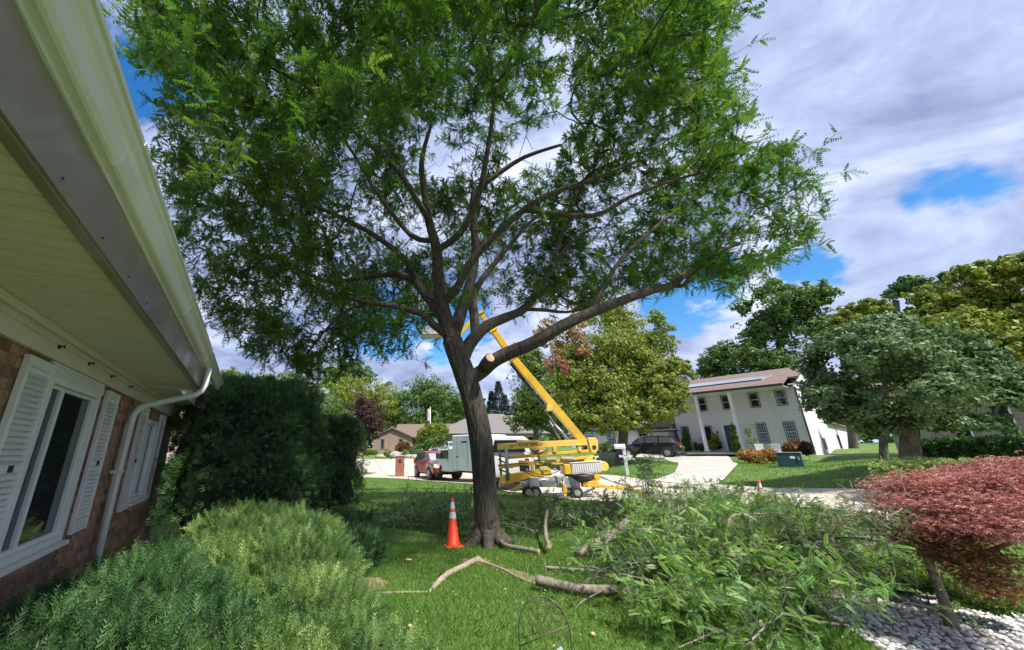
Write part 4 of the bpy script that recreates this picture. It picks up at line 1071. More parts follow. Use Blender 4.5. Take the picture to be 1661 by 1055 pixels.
# ------------------------------------------------------------------ junipers, yew hedges
def mound_shrub(name, label, cat, blobs, n, tmpl, mtl, size, up=.6, group=None, seed=1, core='L_jund', tanl=.5, disp=.18, bias=None, boxy=1.0):
    r = np.random.default_rng(seed)
    c0 = Vector(blobs[0][0]); base = Vector((c0.x, c0.y, hgt(c0.x, c0.y)))
    t = thing(name, label, cat, base, 0, group)
    vol = np.array([b[1][0] * b[1][1] + b[1][0] * b[1][2] for b in blobs]); cnt = (n * vol / vol.sum()).astype(int)
    Ps = []; Ds = []; 
    for (c, R), m in zip(blobs, cnt):
        c = np.array(c); R = np.array(R)
        d = rand_unit(int(m * 1.5), r); d = d[d[:, 2] > -.25][:m]; dn = d.copy()
        if boxy != 1.0: d = np.sign(d) * np.abs(d) ** boxy
        q = np.array([1 + disp * mnoise.noise(Vector(k * 2.3 + c)) + disp * .6 * mnoise.noise(Vector(k * 6 + c)) for k in d])
        q = q * (1 - .22 * r.uniform(size=len(d)) ** 1.5)
        P = c + d * R * q[:, None]
        nrm = unit(dn / R)
        keep = np.ones(len(P), bool)
        for (c2, R2) in blobs:
            e = (P - np.array(c2)) / np.array(R2); keep &= (np.linalg.norm(e, axis=1) > .80)
        keep &= P[:, 2] > hgt_np(P[:, 0], P[:, 1])
        keep &= (np.array([mnoise.noise(Vector(p_) * 3.4) for p_ in P]) > -.30) | (r.uniform(size=len(P)) < .25)
        Ps.append(P[keep]); Ds.append(nrm[keep])
    P = np.concatenate(Ps); D = np.concatenate(Ds)
    k = len(P)
    DD = D * .8 + r.normal(size=(k, 3)) * tanl + np.array([0, 0, up])
    U = D + r.normal(size=(k, 3)) * .35
    S = r.uniform(*size, size=k)
    cl = np.array([mnoise.noise(Vector(p) * 2.6) for p in P])
    T = np.clip(.45 + .5 * cl + r.normal(size=k) * .18, 0, 1)
    P = P - np.array(base)
    V, F, T = scatter(tmpl, P, DD, U, S, T)
    setp(link('foliage', np_mesh('foliage', V, F, M[mtl], T), t), kind='stuff')
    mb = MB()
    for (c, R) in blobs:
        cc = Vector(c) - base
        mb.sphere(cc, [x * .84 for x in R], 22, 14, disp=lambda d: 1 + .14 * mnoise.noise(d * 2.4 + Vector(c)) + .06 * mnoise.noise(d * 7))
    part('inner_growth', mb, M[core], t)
    return t
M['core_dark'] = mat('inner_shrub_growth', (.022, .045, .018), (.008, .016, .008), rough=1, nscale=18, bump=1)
def B(u, v, D, rx, ry, rz): return (tuple(at(u, v, D)), (rx, ry, rz))
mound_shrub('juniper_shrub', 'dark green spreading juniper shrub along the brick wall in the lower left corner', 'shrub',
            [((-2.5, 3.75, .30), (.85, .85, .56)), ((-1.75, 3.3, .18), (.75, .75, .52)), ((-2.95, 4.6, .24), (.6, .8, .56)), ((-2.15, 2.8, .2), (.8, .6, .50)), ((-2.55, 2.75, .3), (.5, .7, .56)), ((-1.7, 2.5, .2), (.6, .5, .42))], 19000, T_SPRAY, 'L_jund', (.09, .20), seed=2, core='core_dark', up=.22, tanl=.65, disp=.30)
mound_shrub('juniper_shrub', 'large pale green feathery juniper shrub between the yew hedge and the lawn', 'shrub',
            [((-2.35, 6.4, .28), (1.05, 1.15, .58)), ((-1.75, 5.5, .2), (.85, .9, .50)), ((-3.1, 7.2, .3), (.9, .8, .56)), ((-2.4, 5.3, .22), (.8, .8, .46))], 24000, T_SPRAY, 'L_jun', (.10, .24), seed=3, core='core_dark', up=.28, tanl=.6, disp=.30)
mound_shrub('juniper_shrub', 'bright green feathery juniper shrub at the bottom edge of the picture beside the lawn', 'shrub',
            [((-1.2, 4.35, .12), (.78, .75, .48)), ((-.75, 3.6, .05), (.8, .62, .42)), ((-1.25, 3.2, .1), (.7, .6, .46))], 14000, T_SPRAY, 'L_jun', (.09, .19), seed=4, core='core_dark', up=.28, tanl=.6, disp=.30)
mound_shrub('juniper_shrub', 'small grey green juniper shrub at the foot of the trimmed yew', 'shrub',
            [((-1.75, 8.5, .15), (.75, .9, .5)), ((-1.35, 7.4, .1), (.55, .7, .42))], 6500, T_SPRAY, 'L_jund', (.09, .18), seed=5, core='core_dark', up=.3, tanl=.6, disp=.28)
def hedge_shrub(name, label, blobs, n, seed, size=(.08, .17), mtl='L_yew'):
    t = mound_shrub(name, label, 'shrub', blobs, n, T_YEW, mtl, size, up=.15, seed=seed, core='core_dark', tanl=.6, disp=.26, boxy=.62)
    return t
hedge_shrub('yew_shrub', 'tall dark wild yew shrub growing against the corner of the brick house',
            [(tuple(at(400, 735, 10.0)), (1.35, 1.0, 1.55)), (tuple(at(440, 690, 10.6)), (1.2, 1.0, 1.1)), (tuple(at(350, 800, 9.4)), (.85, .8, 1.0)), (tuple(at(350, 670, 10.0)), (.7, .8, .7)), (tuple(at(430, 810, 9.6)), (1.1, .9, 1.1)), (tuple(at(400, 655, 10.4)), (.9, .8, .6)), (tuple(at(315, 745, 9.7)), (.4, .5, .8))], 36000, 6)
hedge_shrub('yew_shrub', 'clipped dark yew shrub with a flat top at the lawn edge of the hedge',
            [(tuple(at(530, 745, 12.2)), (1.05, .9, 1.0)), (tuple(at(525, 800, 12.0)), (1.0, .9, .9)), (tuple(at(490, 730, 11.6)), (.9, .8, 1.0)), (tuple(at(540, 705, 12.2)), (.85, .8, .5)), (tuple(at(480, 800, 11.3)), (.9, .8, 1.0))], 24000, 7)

# ------------------------------------------------------------------ laceleaf maple by the gravel
def lace_maple():
    r = np.random.default_rng(31); s2 = Skel()
    b = gnd(5.62, 4.89)
    t = thing('laceleaf_maple', 'low red laceleaf maple with a crooked grey trunk standing in the white gravel', 'tree', b)
    tk = s2.limb([b + Vector((0, 0, -.03)), at(1535, 985, 7.4), at(1522, 950, 7.35), at(1508, 915, 7.25), at(1500, 895, 7.2)], [.062, .046, .042, .040, .036], None, sub=4)
    s2.limb([at(1525, 860, 7.3), at(1560, 840, 7.5), at(1620, 820, 7.6)], [.04, .03, .02], tk[-1])
    s2.limb([at(1475, 885, 7.1), at(1440, 870, 7.0), at(1410, 850, 7.0)], [.035, .025, .016], tk[-1])
    s2.limb([at(1560, 905, 7.2), at(1600, 895, 7.1), at(1640, 880, 7.0)], [.035, .025, .018], tk[-3])
    s2.limb([at(1490, 850, 7.1), at(1480, 815, 7.1), at(1500, 790, 7.2)], [.03, .022, .016], tk[-1])
    layers = [(1540, 790, 7.4, 95, 22, .5), (1610, 765, 7.6, 90, 20, .6), (1470, 785, 7.3, 55, 14, .35), (1600, 815, 7.2, 100, 22, .6), (1500, 815, 7.1, 70, 16, .4), (1560, 850, 7.0, 85, 18, .45), (1640, 850, 6.9, 70, 22, .5), (1530, 875, 6.9, 60, 14, .35), (1650, 790, 7.4, 60, 25, .5), (1690, 830, 7.1, 60, 40, .6)]
    low = [(1575, 905, 6.9, 60, 12, .3), (1600, 935, 6.8, 48, 12, .3), (1545, 895, 6.9, 40, 10, .3), (1615, 955, 6.7, 36, 9, .25)]
    A = []; tag_ = []
    for g, ls in ((0, layers), (1, low)):
        for (u, v, D_, ru, rv, rd) in ls:
            for _ in range(int(ru * (.8 if g == 0 else .55))):
                a = r.normal(size=3) * .5; a = a / max(1, np.linalg.norm(a))
                A.append(tuple(at(u + a[0] * ru, v + a[1] * rv, D_ + a[2] * rd))); tag_.append(g)
    A = np.array(A); n0 = len(s2.tip)
    order_start = len(s2.p)
    s2.grow(A, step=.13, rng=r, bend=.3); s2.radii(.0028, 2.5)
    skeleton_to_parts(s2, t, M['bark_light'], limb_r=.018)
    for o in t.children: 
        o.location = -b
    P = np.array([tuple(s2.p[i]) for i in s2.tip])
    def leaves(P, per, mtl, szs):
        Q = np.repeat(P, per, 0) + r.normal(size=(len(P) * per, 3)) * np.array([.10, .10, .035])
        n = len(Q); D = r.normal(size=(n, 3)); D[:, 2] = -.35 + r.normal(size=n) * .35
        U = r.normal(size=(n, 3)) * .35 + np.array([0, 0, 1]); S = r.uniform(*szs, size=n)
        g = np.repeat(r.uniform(size=len(P)), per)
        return scatter(T_LACE, Q - np.array(b), D, U, S, np.clip(.5 * g + .5 * r.uniform(size=n), 0, 1))
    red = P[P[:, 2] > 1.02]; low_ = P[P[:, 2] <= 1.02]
    V, F, T = leaves(red, 40, 'L_redmaple', (.032, .060)); setp(link('crown', np_mesh('crown', V, F, M['L_redmaple'], T), t), kind='stuff')
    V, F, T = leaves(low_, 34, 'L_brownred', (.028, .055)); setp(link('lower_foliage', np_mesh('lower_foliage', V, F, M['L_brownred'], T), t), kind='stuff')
    # bare dead twigs on the road side
    s3 = Skel(); m = s3.limb([at(1500, 895, 7.2), at(1475, 870, 7.1), at(1440, 850, 7.05)], [.03, .022, .015], None)
    A = np.array([tuple(at(1425 + r.normal() * 34, 835 + r.normal() * 34, 6.9 + r.normal() * .3)) for _ in range(330)])
    s3.grow(A, step=.07, rng=r, wob=.16, bend=.5); s3.radii(.0026, 2.8)
    mb = MB()
    for c in s3.chains(): mb.tube([s3.p[i] - b for i in c], [s3.r[i] for i in c], 4, caps=False)
    setp(part('bare_twigs', mb, M['twig_pale'], t), kind='stuff')
M['twig_pale'] = mat('pale_dead_twig', (.42, .35, .27), (.25, .2, .15), rough=.9, nscale=20)
def lace():
    V = []; F = []
    for k, a in enumerate((-72, -36, 0, 36, 72)):
        an = math.radians(a); L = 1 - .35 * abs(a) / 70
        d = np.array((math.sin(an), math.cos(an), 0)); s_ = np.array((math.cos(an), -math.sin(an), 0)) * .055
        n = len(V); V += [tuple(-s_), tuple(d * L * .55 + s_ * 1.2), tuple(d * L + np.array((0, 0, -.22)))]; F.append((n, n + 1, n + 2))
    return np.array(V, float), np.array(F, int)
T_LACE = lace()
lace_maple()
def litter():
    r = np.random.default_rng(77); n = 2600
    X = r.normal(2.6, 1.9, n); Y = r.normal(7.2, 1.6, n); k = (X > -1.5) & (X < 6) & (Y > 3.8) & ~inside(GRAVEL_POLY, X, Y); X, Y = X[k], Y[k]; n = len(X)
    P = np.stack([X, Y, hgt_np(X, Y) + r.uniform(.035, .075, n)], -1); D = r.normal(size=(n, 3)); D[:, 2] *= .25
    V, F, T = scatter(T_LEAF, P, D, np.tile([0, 0, 1.], (n, 1)) + r.normal(size=(n, 3)) * .4, r.uniform(.012, .035, n), r.uniform(size=n) ** .6)
    setp(link('leaf_litter', np_mesh('leaf_litter', V, F, M['L_litter'], T)), 'small fallen locust leaflets and chips scattered over the lawn', 'leaf litter', kind='stuff')
M['L_litter'] = leafmat('fallen_leaflet', (.10, .17, .04), (.36, .34, .10), .25, third=(.50, .36, .20))
litter()

# ------------------------------------------------------------------ garden trellis with a paper sign
def trellis():
    c = at(884, 1035, 3.6); c = Vector((c.x, c.y, 0)); t = thing('garden_trellis', 'small arched iron garden trellis with scrollwork and a pale blue paper sign', 'trellis', (c.x, c.y, 0), -.22)
    w = .19; ht = .50
    pts = [(-w, 0, 0), (-w, 0, ht)] + [(-w * math.cos(a), 0, ht + .235 * math.sin(a)) for a in np.linspace(.15, math.pi - .15, 14)] + [(w, 0, ht), (w, 0, 0)]
    part('frame', MB().tube(pts, .006, 8), M['iron'], t)
    for a, b in (((-w, 0, .40), (w, 0, .565)), ((-w, 0, .12), (w, 0, .20))): part('crossbar', MB().tube([a, b], .0045, 6), M['iron'], t)
    def scroll(cx, cz, r, t0, turns, sg):
        p = []
        for k in range(26):
            q = k / 25; a = t0 + sg * q * turns * 2 * math.pi; rr = r * (1 - .8 * q); p.append((cx + rr * math.cos(a), .002, cz + rr * math.sin(a)))
        part('scroll', MB().tube(p, .003, 6), M['iron'], t)
    for a in ((-.10, .53, .07, 2.6, 1.4, 1), (.0, .64, .06, .4, 1.4, 1), (.10, .62, .065, 3.2, 1.3, -1), (.02, .545, .05, 5, 1.3, -1), (-.07, .61, .05, 1, 1.3, 1), (.12, .50, .05, 4, 1.2, 1), (-.11, .30, .07, 1.5, 1.4, 1), (.06, .33, .08, 3.5, 1.4, -1)): scroll(*a)
    part('stem', MB().tube([(-.17, 0, .45), (-.05, .003, .5), (.02, 0, .60), (.03, .003, .70)], .003, 6), M['iron'], t)
    sg = thing('paper_sign', 'torn pale blue paper sign with a dark mark hanging on the garden trellis', 'sign', (c.x + .03, c.y - .03, .27), -.22)
    f = MB(); f.prism([(-.13, -.10), (.11, -.14), (.13, .10), (.115, .115), (.10, .10), (.085, .15), (.075, .165), (-.02, .09), (-.12, .02)], .004, 'Y'); part('sheet', f, M['paper'], sg)
    f = MB(); f.prism([(.03, .085), (.06, .115), (.075, .10), (.07, .07), (.09, .05), (.05, .04)], .003, 'Y', off=-.0045); f.prism([(-.06, .0), (.05, -.02), (.05, -.06), (-.06, -.05)], .003, 'Y', off=-.0045); part('mark', f, M['ink'], sg)
trellis()
for i, (u, v, D_) in enumerate(((663, 903, 7.6), (665, 1012, 4.9), (958, 1000, 5.0))):
    p = at(u, v, D_); c = MB(); c.sphere((p.x, p.y, hgt(p.x, p.y) + .03), (.07 if i == 0 else .03, .045 if i == 0 else .02, .02), 8, 6, disp=lambda d: 1 + .3 * mnoise.noise(d * 3))
    setp(part('wood_chip', c, M['cutwood']), ('pale wood chunk lying in the grass left of the cone', 'small pale wood chip in the near lawn beside the junipers', 'small pale wood chip in the grass right of the trellis')[i], 'wood chip')

# ------------------------------------------------------------------ houses across the road
def siding_mat(name, col, col2, bw=.22, bh=.075):
    m, nt, b = nodes_of(name); L = nt.links.new
    tcn = nt.nodes.new('ShaderNodeTexCoord'); sp = nt.nodes.new('ShaderNodeSeparateXYZ'); L(tcn.outputs['Object'], sp.inputs[0])
    ad = nt.nodes.new('ShaderNodeMath'); ad.operation = 'ADD'; L(sp.outputs[0], ad.inputs[0]); L(sp.outputs[1], ad.inputs[1])
    cb = nt.nodes.new('ShaderNodeCombineXYZ'); L(ad.outputs[0], cb.inputs[0]); L(sp.outputs[2], cb.inputs[1])
    br = nt.nodes.new('ShaderNodeTexBrick'); br.inputs['Scale'].default_value = 1; br.inputs['Brick Width'].default_value = bw; br.inputs['Row Height'].default_value = bh
    br.inputs['Mortar Size'].default_value = .007; br.inputs['Color1'].default_value = rgb(col); br.inputs['Color2'].default_value = rgb(col2); br.inputs['Mortar'].default_value = rgb(tuple(c * .72 for c in col2))
    L(cb.outputs[0], br.inputs['Vector'])
    nz = nt.nodes.new('ShaderNodeTexNoise'); nz.inputs['Scale'].default_value = .8; nz.inputs['Detail'].default_value = 6; L(tcn.outputs['Object'], nz.inputs[0])
    mr = nt.nodes.new('ShaderNodeMapRange'); mr.inputs['To Min'].default_value = .82; mr.inputs['To Max'].default_value = 1.1; L(nz.outputs[0], mr.inputs[0])
    h = nt.nodes.new('ShaderNodeHueSaturation'); L(br.outputs['Color'], h.inputs['Color']); L(mr.outputs[0], h.inputs['Value']); L(h.outputs[0], b.inputs['Base Color'])
    bp = nt.nodes.new('ShaderNodeBump'); bp.inputs['Strength'].default_value = .5; bp.inputs['Distance'].default_value = .02; bp.invert = True
    L(br.outputs['Fac'], bp.inputs['Height']); L(bp.outputs[0], b.inputs['Normal']); b.inputs['Roughness'].default_value = .8
    return m
M['whitebrick'] = siding_mat('white_painted_brick', (.80, .81, .81), (.72, .73, .73))
M['tanbrick'] = siding_mat('tan_brick', (.36, .31, .25), (.26, .22, .18), .3, .10)
M['pinkbrick'] = siding_mat('rose_brick', (.40, .29, .25), (.26, .18, .16), .3, .12)
M['palebrick'] = siding_mat('pale_rose_stone', (.50, .42, .38), (.42, .33, .29), .5, .2)
M['cream'] = mat('cream_stucco', (.60, .56, .48), (.52, .48, .41), rough=.9)
M['brickpillar'] = siding_mat('pillar_brick', (.36, .13, .09), (.26, .10, .07), .22, .08)
M['solar'] = mat('solar_panel', (.34, .38, .42), (.28, .32, .37), rough=.15, coat=.5)
M['door'] = mat('navy_door', (.035, .06, .10), rough=.5)
M['trim_dark'] = mat('dark_trim', (.045, .045, .045), rough=.6)
M['green_door'] = mat('door_green', (.10, .16, .12), rough=.5)
M['pot'] = mat('plant_pot', (.05, .05, .06), rough=.6)

def win_part(parent, x0, x1, z0, z1, y=0.0, nx=2, nz=4, bars=True, glass='glass', depth=.06, trim='trim_dark', axis='Y', mid=True):
    """window in a wall whose outward side is -Y (axis Y) at local y"""
    def bx(mb, a0, a1, c0, c1, d0, d1):
        if axis == 'Y': mb.box(((a0 + a1) / 2, y + (d0 + d1) / 2, (c0 + c1) / 2), (a1 - a0, abs(d1 - d0), c1 - c0))
        else: mb.box((y - (d0 + d1) / 2, (a0 + a1) / 2, (c0 + c1) / 2), (abs(d1 - d0), a1 - a0, c1 - c0))
    t = .045
    f = MB()
    bx(f, x0 - t, x0, z0 - t, z1 + t, -depth, 0.0); bx(f, x1, x1 + t, z0 - t, z1 + t, -depth, 0.0); bx(f, x0, x1, z1, z1 + t, -depth, 0.0); bx(f, x0, x1, z0 - t, z0, -depth * 1.3, 0.0)
    w = part('window', f, M[trim], parent)
    f = MB(); q = .04
    bx(f, x0, x0 + q, z0, z1, -depth * .6, -.002); bx(f, x1 - q, x1, z0, z1, -depth * .6, -.002); bx(f, x0 + q, x1 - q, z1 - q, z1, -depth * .6, -.002); bx(f, x0 + q, x1 - q, z0, z0 + q, -depth * .6, -.002)
    zm = (z0 + z1) / 2
    if mid: bx(f, x0 + q, x1 - q, zm - .02, zm + .02, -depth * .62, -.002)
    part('frame', f, M['white'], w)
    if bars:
        f = MB()
        for i in range(1, nx): xx = x0 + (x1 - x0) * i / nx; bx(f, xx - .008, xx + .008, z0 + q, z1 - q, -depth * .45, -.002)
        for i in range(1, nz): zz_ = z0 + (z1 - z0) * i / nz; bx(f, x0 + q, x1 - q, zz_ - .008, zz_ + .008, -depth * .44, -.002)
        part('muntins', f, M['white'], w)
    f = MB(); bx(f, x0 + q, x1 - q, z0 + q, z1 - q, -depth * .3, -.003); part('pane', f, M[glass], w)
    return w
def gable_x(mb, x0, x1, y0, y1, ze, zr, over=.35, th=.10, ym=None):
    """roof with its ridge along X"""
    ym = (y0 + y1) / 2 if ym is None else ym
    sl = (zr - ze) / (ym - y0); a = y0 - over; za = ze - sl * over; sl2 = (zr - ze) / (y1 - ym); b = y1 + over; zb = ze - sl2 * over
    mb.hexa([(x0 - over, a, za), (x1 + over, a, za), (x1 + over, ym, zr), (x0 - over, ym, zr), (x0 - over, a, za + th), (x1 + over, a, za + th), (x1 + over, ym, zr + th), (x0 - over, ym, zr + th)])
    mb.hexa([(x0 - over, ym, zr), (x1 + over, ym, zr), (x1 + over, b, zb), (x0 - over, b, zb), (x0 - over, ym, zr + th), (x1 + over, ym, zr + th), (x1 + over, b, zb + th), (x0 - over, b, zb + th)])
def gable_wall_x(mb, x, y0, y1, ze, zr, th=.15):
    mb.prism([(y0, ze), (y1, ze), ((y0 + y1) / 2, zr)], th, 'X', off=x)

# the white two-storey house
wh = thing('white_house', 'white painted brick two-storey house with tall round porch columns and a solar roof panel', 'house', (29.24, 30.15, 1.80), math.atan2(-.79229, .61015))
w = MB()
w.box((-4.6, 4.5, 2.35), (9.2, 9.0, 5.5)); gable_wall_x(w, .0 - .08, 0, 9.0, 5.1, 7.2, .16); gable_wall_x(w, -9.12, 0, 9, 5.1, 7.2, .16)
part('wall', w, M['whitebrick'], wh)
r_ = MB(); sl = (7.15 - 4.98) / (4.5 + 2.35); th = .09
r_.hexa([(-9.6, -2.45, 4.98), (-.30, -2.45, 4.98), (-.30, 4.5, 7.2), (-9.6, 4.5, 7.2), (-9.6, -2.45, 5.10), (-.30, -2.45, 5.10), (-.30, 4.5, 7.32), (-9.6, 4.5, 7.32)])
r_.hexa([(-.30, -.15, 5.73), (.35, -.15, 5.73), (.35, 4.5, 7.2), (-.30, 4.5, 7.2), (-.30, -.15, 5.85), (.35, -.15, 5.85), (.35, 4.5, 7.32), (-.30, 4.5, 7.32)])
r_.hexa([(-9.6, 4.5, 7.2), (.35, 4.5, 7.2), (.35, 9.4, 5.0), (-9.6, 9.4, 5.0), (-9.6, 4.5, 7.32), (.35, 4.5, 7.32), (.35, 9.4, 5.12), (-9.6, 9.4, 5.12)])
roof = part('roof', r_, M['roof_brown'], wh)
f = MB(); f.box((-4.95, -2.50, 5.02), (9.3, .09, .18)); part('gutter', f, M['trim_dark'], wh)
f = MB(); f.box((-4.95, -1.2, 4.935), (9.28, 2.36, .04)); part('soffit', f, M['white'], wh)
f = MB(); f.hexa([(-.30, -.9, 5.10), (.75, -.9, 5.12), (.75, -.1, 5.20), (-.30, -.1, 5.18), (-.30, -.9, 5.2), (.75, -.9, 5.24), (.75, -.1, 5.34), (-.30, -.1, 5.32)]); part('gable_return', f, M['white'], wh)
f = MB(); f.hexa([(-8.0, -.15, 5.80), (-1.95, -.15, 5.80), (-1.45, 1.35, 6.28), (-7.6, 1.35, 6.28), (-8.0, -.15, 5.93), (-1.95, -.15, 5.93), (-1.45, 1.35, 6.41), (-7.6, 1.35, 6.41)])
sp_ = part('solar_panel', f, M['solar'], wh)
f = MB(); f.hexa([(-8.04, -.19, 5.76), (-1.91, -.19, 5.76), (-1.91, -.155, 5.76), (-8.04, -.155, 5.76), (-8.04, -.19, 5.93), (-1.91, -.19, 5.93), (-1.91, -.155, 5.93), (-8.04, -.155, 5.93)]); part('panel_frame', f, M['trim_dark'], sp_)
for x in (-6.9, -5.07, -3.08, -1.34): win_part(wh, x, x + .58, 3.70, 4.88, bars=False, glass='glass')
win_part(wh, -8.66, -8.08, 3.70, 4.88, bars=False)
for x in (-3.14, -1.36): win_part(wh, x, x + .62, .85, 2.36, nx=4, nz=6, glass='glass_blue')
win_part(wh, -8.75, -8.2, .30, 2.35, nx=2, nz=5, glass='glass_blue'); win_part(wh, -6.92, -6.36, .75, 2.33, bars=False)
f = MB(); f.box((-5.49, -.06, 1.30), (.20, .12, 2.3)); f.box((-4.45, -.06, 1.30), (.20, .12, 2.3)); f.box((-4.97, -.06, 2.40), (.84, .12, .14)); dfm = part('door_surround', f, M['white'], wh)
f = MB(); f.box((-4.97, -.03, 1.24), (.80, .05, 2.16)); dr = part('door', f, M['door'], wh)
f = MB(); f.box((-4.72, -.065, 1.2), (.03, .03, .18)); part('handle', f, M['steel'], dr)
f = MB(); f.box((-4.52, -.064, 1.24), (.06, .02, 2.1)); part('sidelight', f, M['glass'], wh)
for x in (-6.38, -3.88):
    f = MB(); f.tube([(x, -2.15, .10), (x, -2.15, .25), (x, -2.15, .27), (x, -2.15, 4.78), (x, -2.15, 4.80), (x, -2.15, 4.93)], [.20, .20, .155, .14, .19, .19], 20); part('column', f, M['white'], wh)
f = MB(); f.box((-5.6, -1.25, .06), (4.6, 2.45, .14)); f.box((-5.6, -2.75, -.02), (4.2, .5, .12)); part('porch', f, M['drive'], wh)
f = MB(); f.tube([(-.04, -.10, 5.0), (-.04, -.10, 0)], .05, 8); part('downspout', f, M['trim_dark'], wh)
f = MB(); f.box((-5.95, -.06, 1.75), (.10, .10, .22)); part('wall_lamp', f, M['dark'], wh)
f = MB(); f.box((.035, 19, 1.3), (.07, 0.01, .01)); 
# side wing running back
f = MB(); f.box((-2.6, 15.2, 1.15), (5.2, 12.4, 3.1)); part('side_wing', f, M['whitebrick'], wh)
f = MB()
gable = [(-5.5, 2.6), (-2.6, 3.9), (.3, 2.6), (.3, 2.72), (-2.6, 4.02), (-5.5, 2.72)]
f.prism(gable, 12.6, 'Y', off=15.2); part('wing_roof', f, M['roof_brown'], wh)
win_part(wh, 12.2, 13.8, .3, 1.7, y=0.0, axis='X', bars=False, mid=False, depth=-.05, trim='white')
f = MB(); f.box((.06, 4.6, .75), (.1, .5, .9)); part('utility_meter', f, M['steel'], wh)
# garage wing on the left
f = MB(); f.box((-13.4, 1.9, 1.2), (7.6, 5.6, 2.6)); gable_wall_x(f, -9.68, -.9, 4.7, 2.45, 3.5, .15); part('garage_wing', f, M['whitebrick'], wh)
f = MB(); gable_x(f, -17.2, -9.7, -.9, 4.7, 2.42, 3.55, .35); part('garage_roof', f, M['roof_brown'], wh)
f = MB(); f.box((-13.4, -1.30, 2.30), (8.2, .08, .16)); part('garage_gutter', f, M['trim_dark'], wh)
for x in (-12.35, -15.6): win_part(wh, x, x + .75, .9, 2.2, y=-.9, nx=2, nz=4)

# wall decoration, topiary, chairs
def leaf_cluster(name, label, cat, blobs, n, mtl, size, stems=None, group=None, seed=1, tmpl=None, up=.3, stuffname='foliage', base=None, potm=None):
    r = np.random.default_rng(seed)
    blobs = [(tuple(c), R) for c, R in blobs]
    if base is None:
        x = np.mean([c[0] for c, R in blobs]); y = np.mean([c[1] for c, R in blobs]); base = Vector((x, y, hgt(x, y)))
    t = thing(name, label, cat, base, 0, group)
    vol = np.array([R[0] * R[2] for c, R in blobs]); cnt = np.maximum((n * vol / vol.sum()).astype(int), 5)
    Ps = []; Ns = []
    for (c, R), m in zip(blobs, cnt):
        d = rand_unit(m, r); q = r.uniform(.5, 1, size=m) ** .5
        q *= np.array([1 + .22 * mnoise.noise(Vector(k * 2.2) + Vector(c)) for k in d])
        Ps.append(np.array(c) + d * np.array(R) * q[:, None]); Ns.append(d)
    P = np.concatenate(Ps); Nn = np.concatenate(Ns); ok = P[:, 2] > hgt_np(P[:, 0], P[:, 1]); P, Nn = P[ok], Nn[ok]; k = len(P)
    D = Nn * .6 + r.normal(size=(k, 3)) * .7 + np.array([0, 0, up]); U = Nn + r.normal(size=(k, 3)) * .5
    cl = np.array([mnoise.noise(Vector(p) * (1.2 / max(blobs[0][1][0], .2))) for p in P])
    V, F, T = scatter(tmpl or T_LEAF, P - np.array(base), D, U, r.uniform(*size, size=k), np.clip(.45 + .5 * cl + r.normal(size=k) * .2, 0, 1))
    setp(link(stuffname, np_mesh(stuffname, V, F, M[mtl], T), t), kind='stuff')
    mb = MB()
    for i, (c, R) in enumerate(blobs[:6]):
        cc = Vector(c) - base
        mb.tube([Vector((cc.x * .3, cc.y * .3, 0)), cc * .6 + Vector((0, 0, .0)), cc], [.008 + .02 * R[2], .006 + .01 * R[2], .004], 6)
    part('stem', mb, M['bark_far'], t)
    return t
def Bb(u, v, D, ru, rv, rd=None):
    k = mpp(u, v, D); return (at(u, v, D), (ru * k, (rd or ru) * k, rv * k))
leaf_cluster('topiary_shrub', 'slim dark upright conifer at the left end of the white house porch', 'shrub', [Bb(1113, 722, 43, 5.5, 14), Bb(1113, 708, 43, 4, 12), Bb(1112, 698, 43, 2, 6)], 1700, 'L_green', (.09, .18), seed=41, up=.8)
leaf_cluster('topiary_shrub', 'slim bright upright conifer before the right porch column of the white house', 'shrub', [Bb(1194, 722, 40, 6, 14), Bb(1191, 707, 40, 4.5, 12), Bb(1189, 694, 40, 2.5, 8)], 1900, 'L_green', (.09, .18), seed=42, up=.8)
leaf_cluster('porch_plant', 'yellow green potted plant on the porch beside the left column', 'plant', [Bb(1155, 722, 42, 7, 8), Bb(1160, 710, 42.5, 6, 7)], 600, 'L_yellowg', (.10, .2), seed=43)
leaf_cluster('porch_plant', 'dark potted plant on the porch under the small window', 'plant', [Bb(1148, 712, 43, 6, 8), Bb(1165, 722, 43, 5, 7)], 500, 'L_purple', (.1, .2), seed=44)
leaf_cluster('porch_plant', 'pair of dark potted plants left of the left column', 'plant', [Bb(1129, 724, 43.5, 3, 7), Bb(1137, 725, 43.5, 4, 6)], 400, 'L_yew', (.08, .16), seed=45)
leaf_cluster('wall_vine', 'climbing vine on the white wall right of the front door', 'plant', [Bb(1214, 702, 39.5, 5, 9), Bb(1220, 716, 39, 9, 5), Bb(1221, 690, 39.5, 3, 4)], 420, 'L_yellowg', (.07, .14), seed=46)
leaf_cluster('flower_shrub', 'orange and yellow flowering shrub in front of the white house', 'shrub', [Bb(1222, 740, 33, 20, 13), Bb(1248, 738, 33.5, 16, 12), Bb(1232, 750, 32.5, 14, 8), Bb(1205, 738, 33.5, 8, 9)], 4200, 'L_orange', (.08, .17), seed=47)
leaf_cluster('brown_shrub', 'brownish round shrub under the second ground floor window', 'shrub', [Bb(1282, 728, 36, 13, 12), Bb(1290, 722, 36.5, 9, 9)], 1400, 'L_brownred', (.09, .17), seed=48)
leaf_cluster('brown_shrub', 'dark purple brown shrub at the right corner of the white house', 'shrub', [Bb(1308, 727, 36, 11, 13)], 1100, 'L_purple', (.09, .17), seed=49)
leaf_cluster('leafy_shrub', 'grey green loose shrub between the black car and the porch', 'shrub', [Bb(1098, 727, 41, 12, 9), Bb(1088, 724, 42, 8, 8)], 1300, 'L_silver', (.1, .2), seed=50)
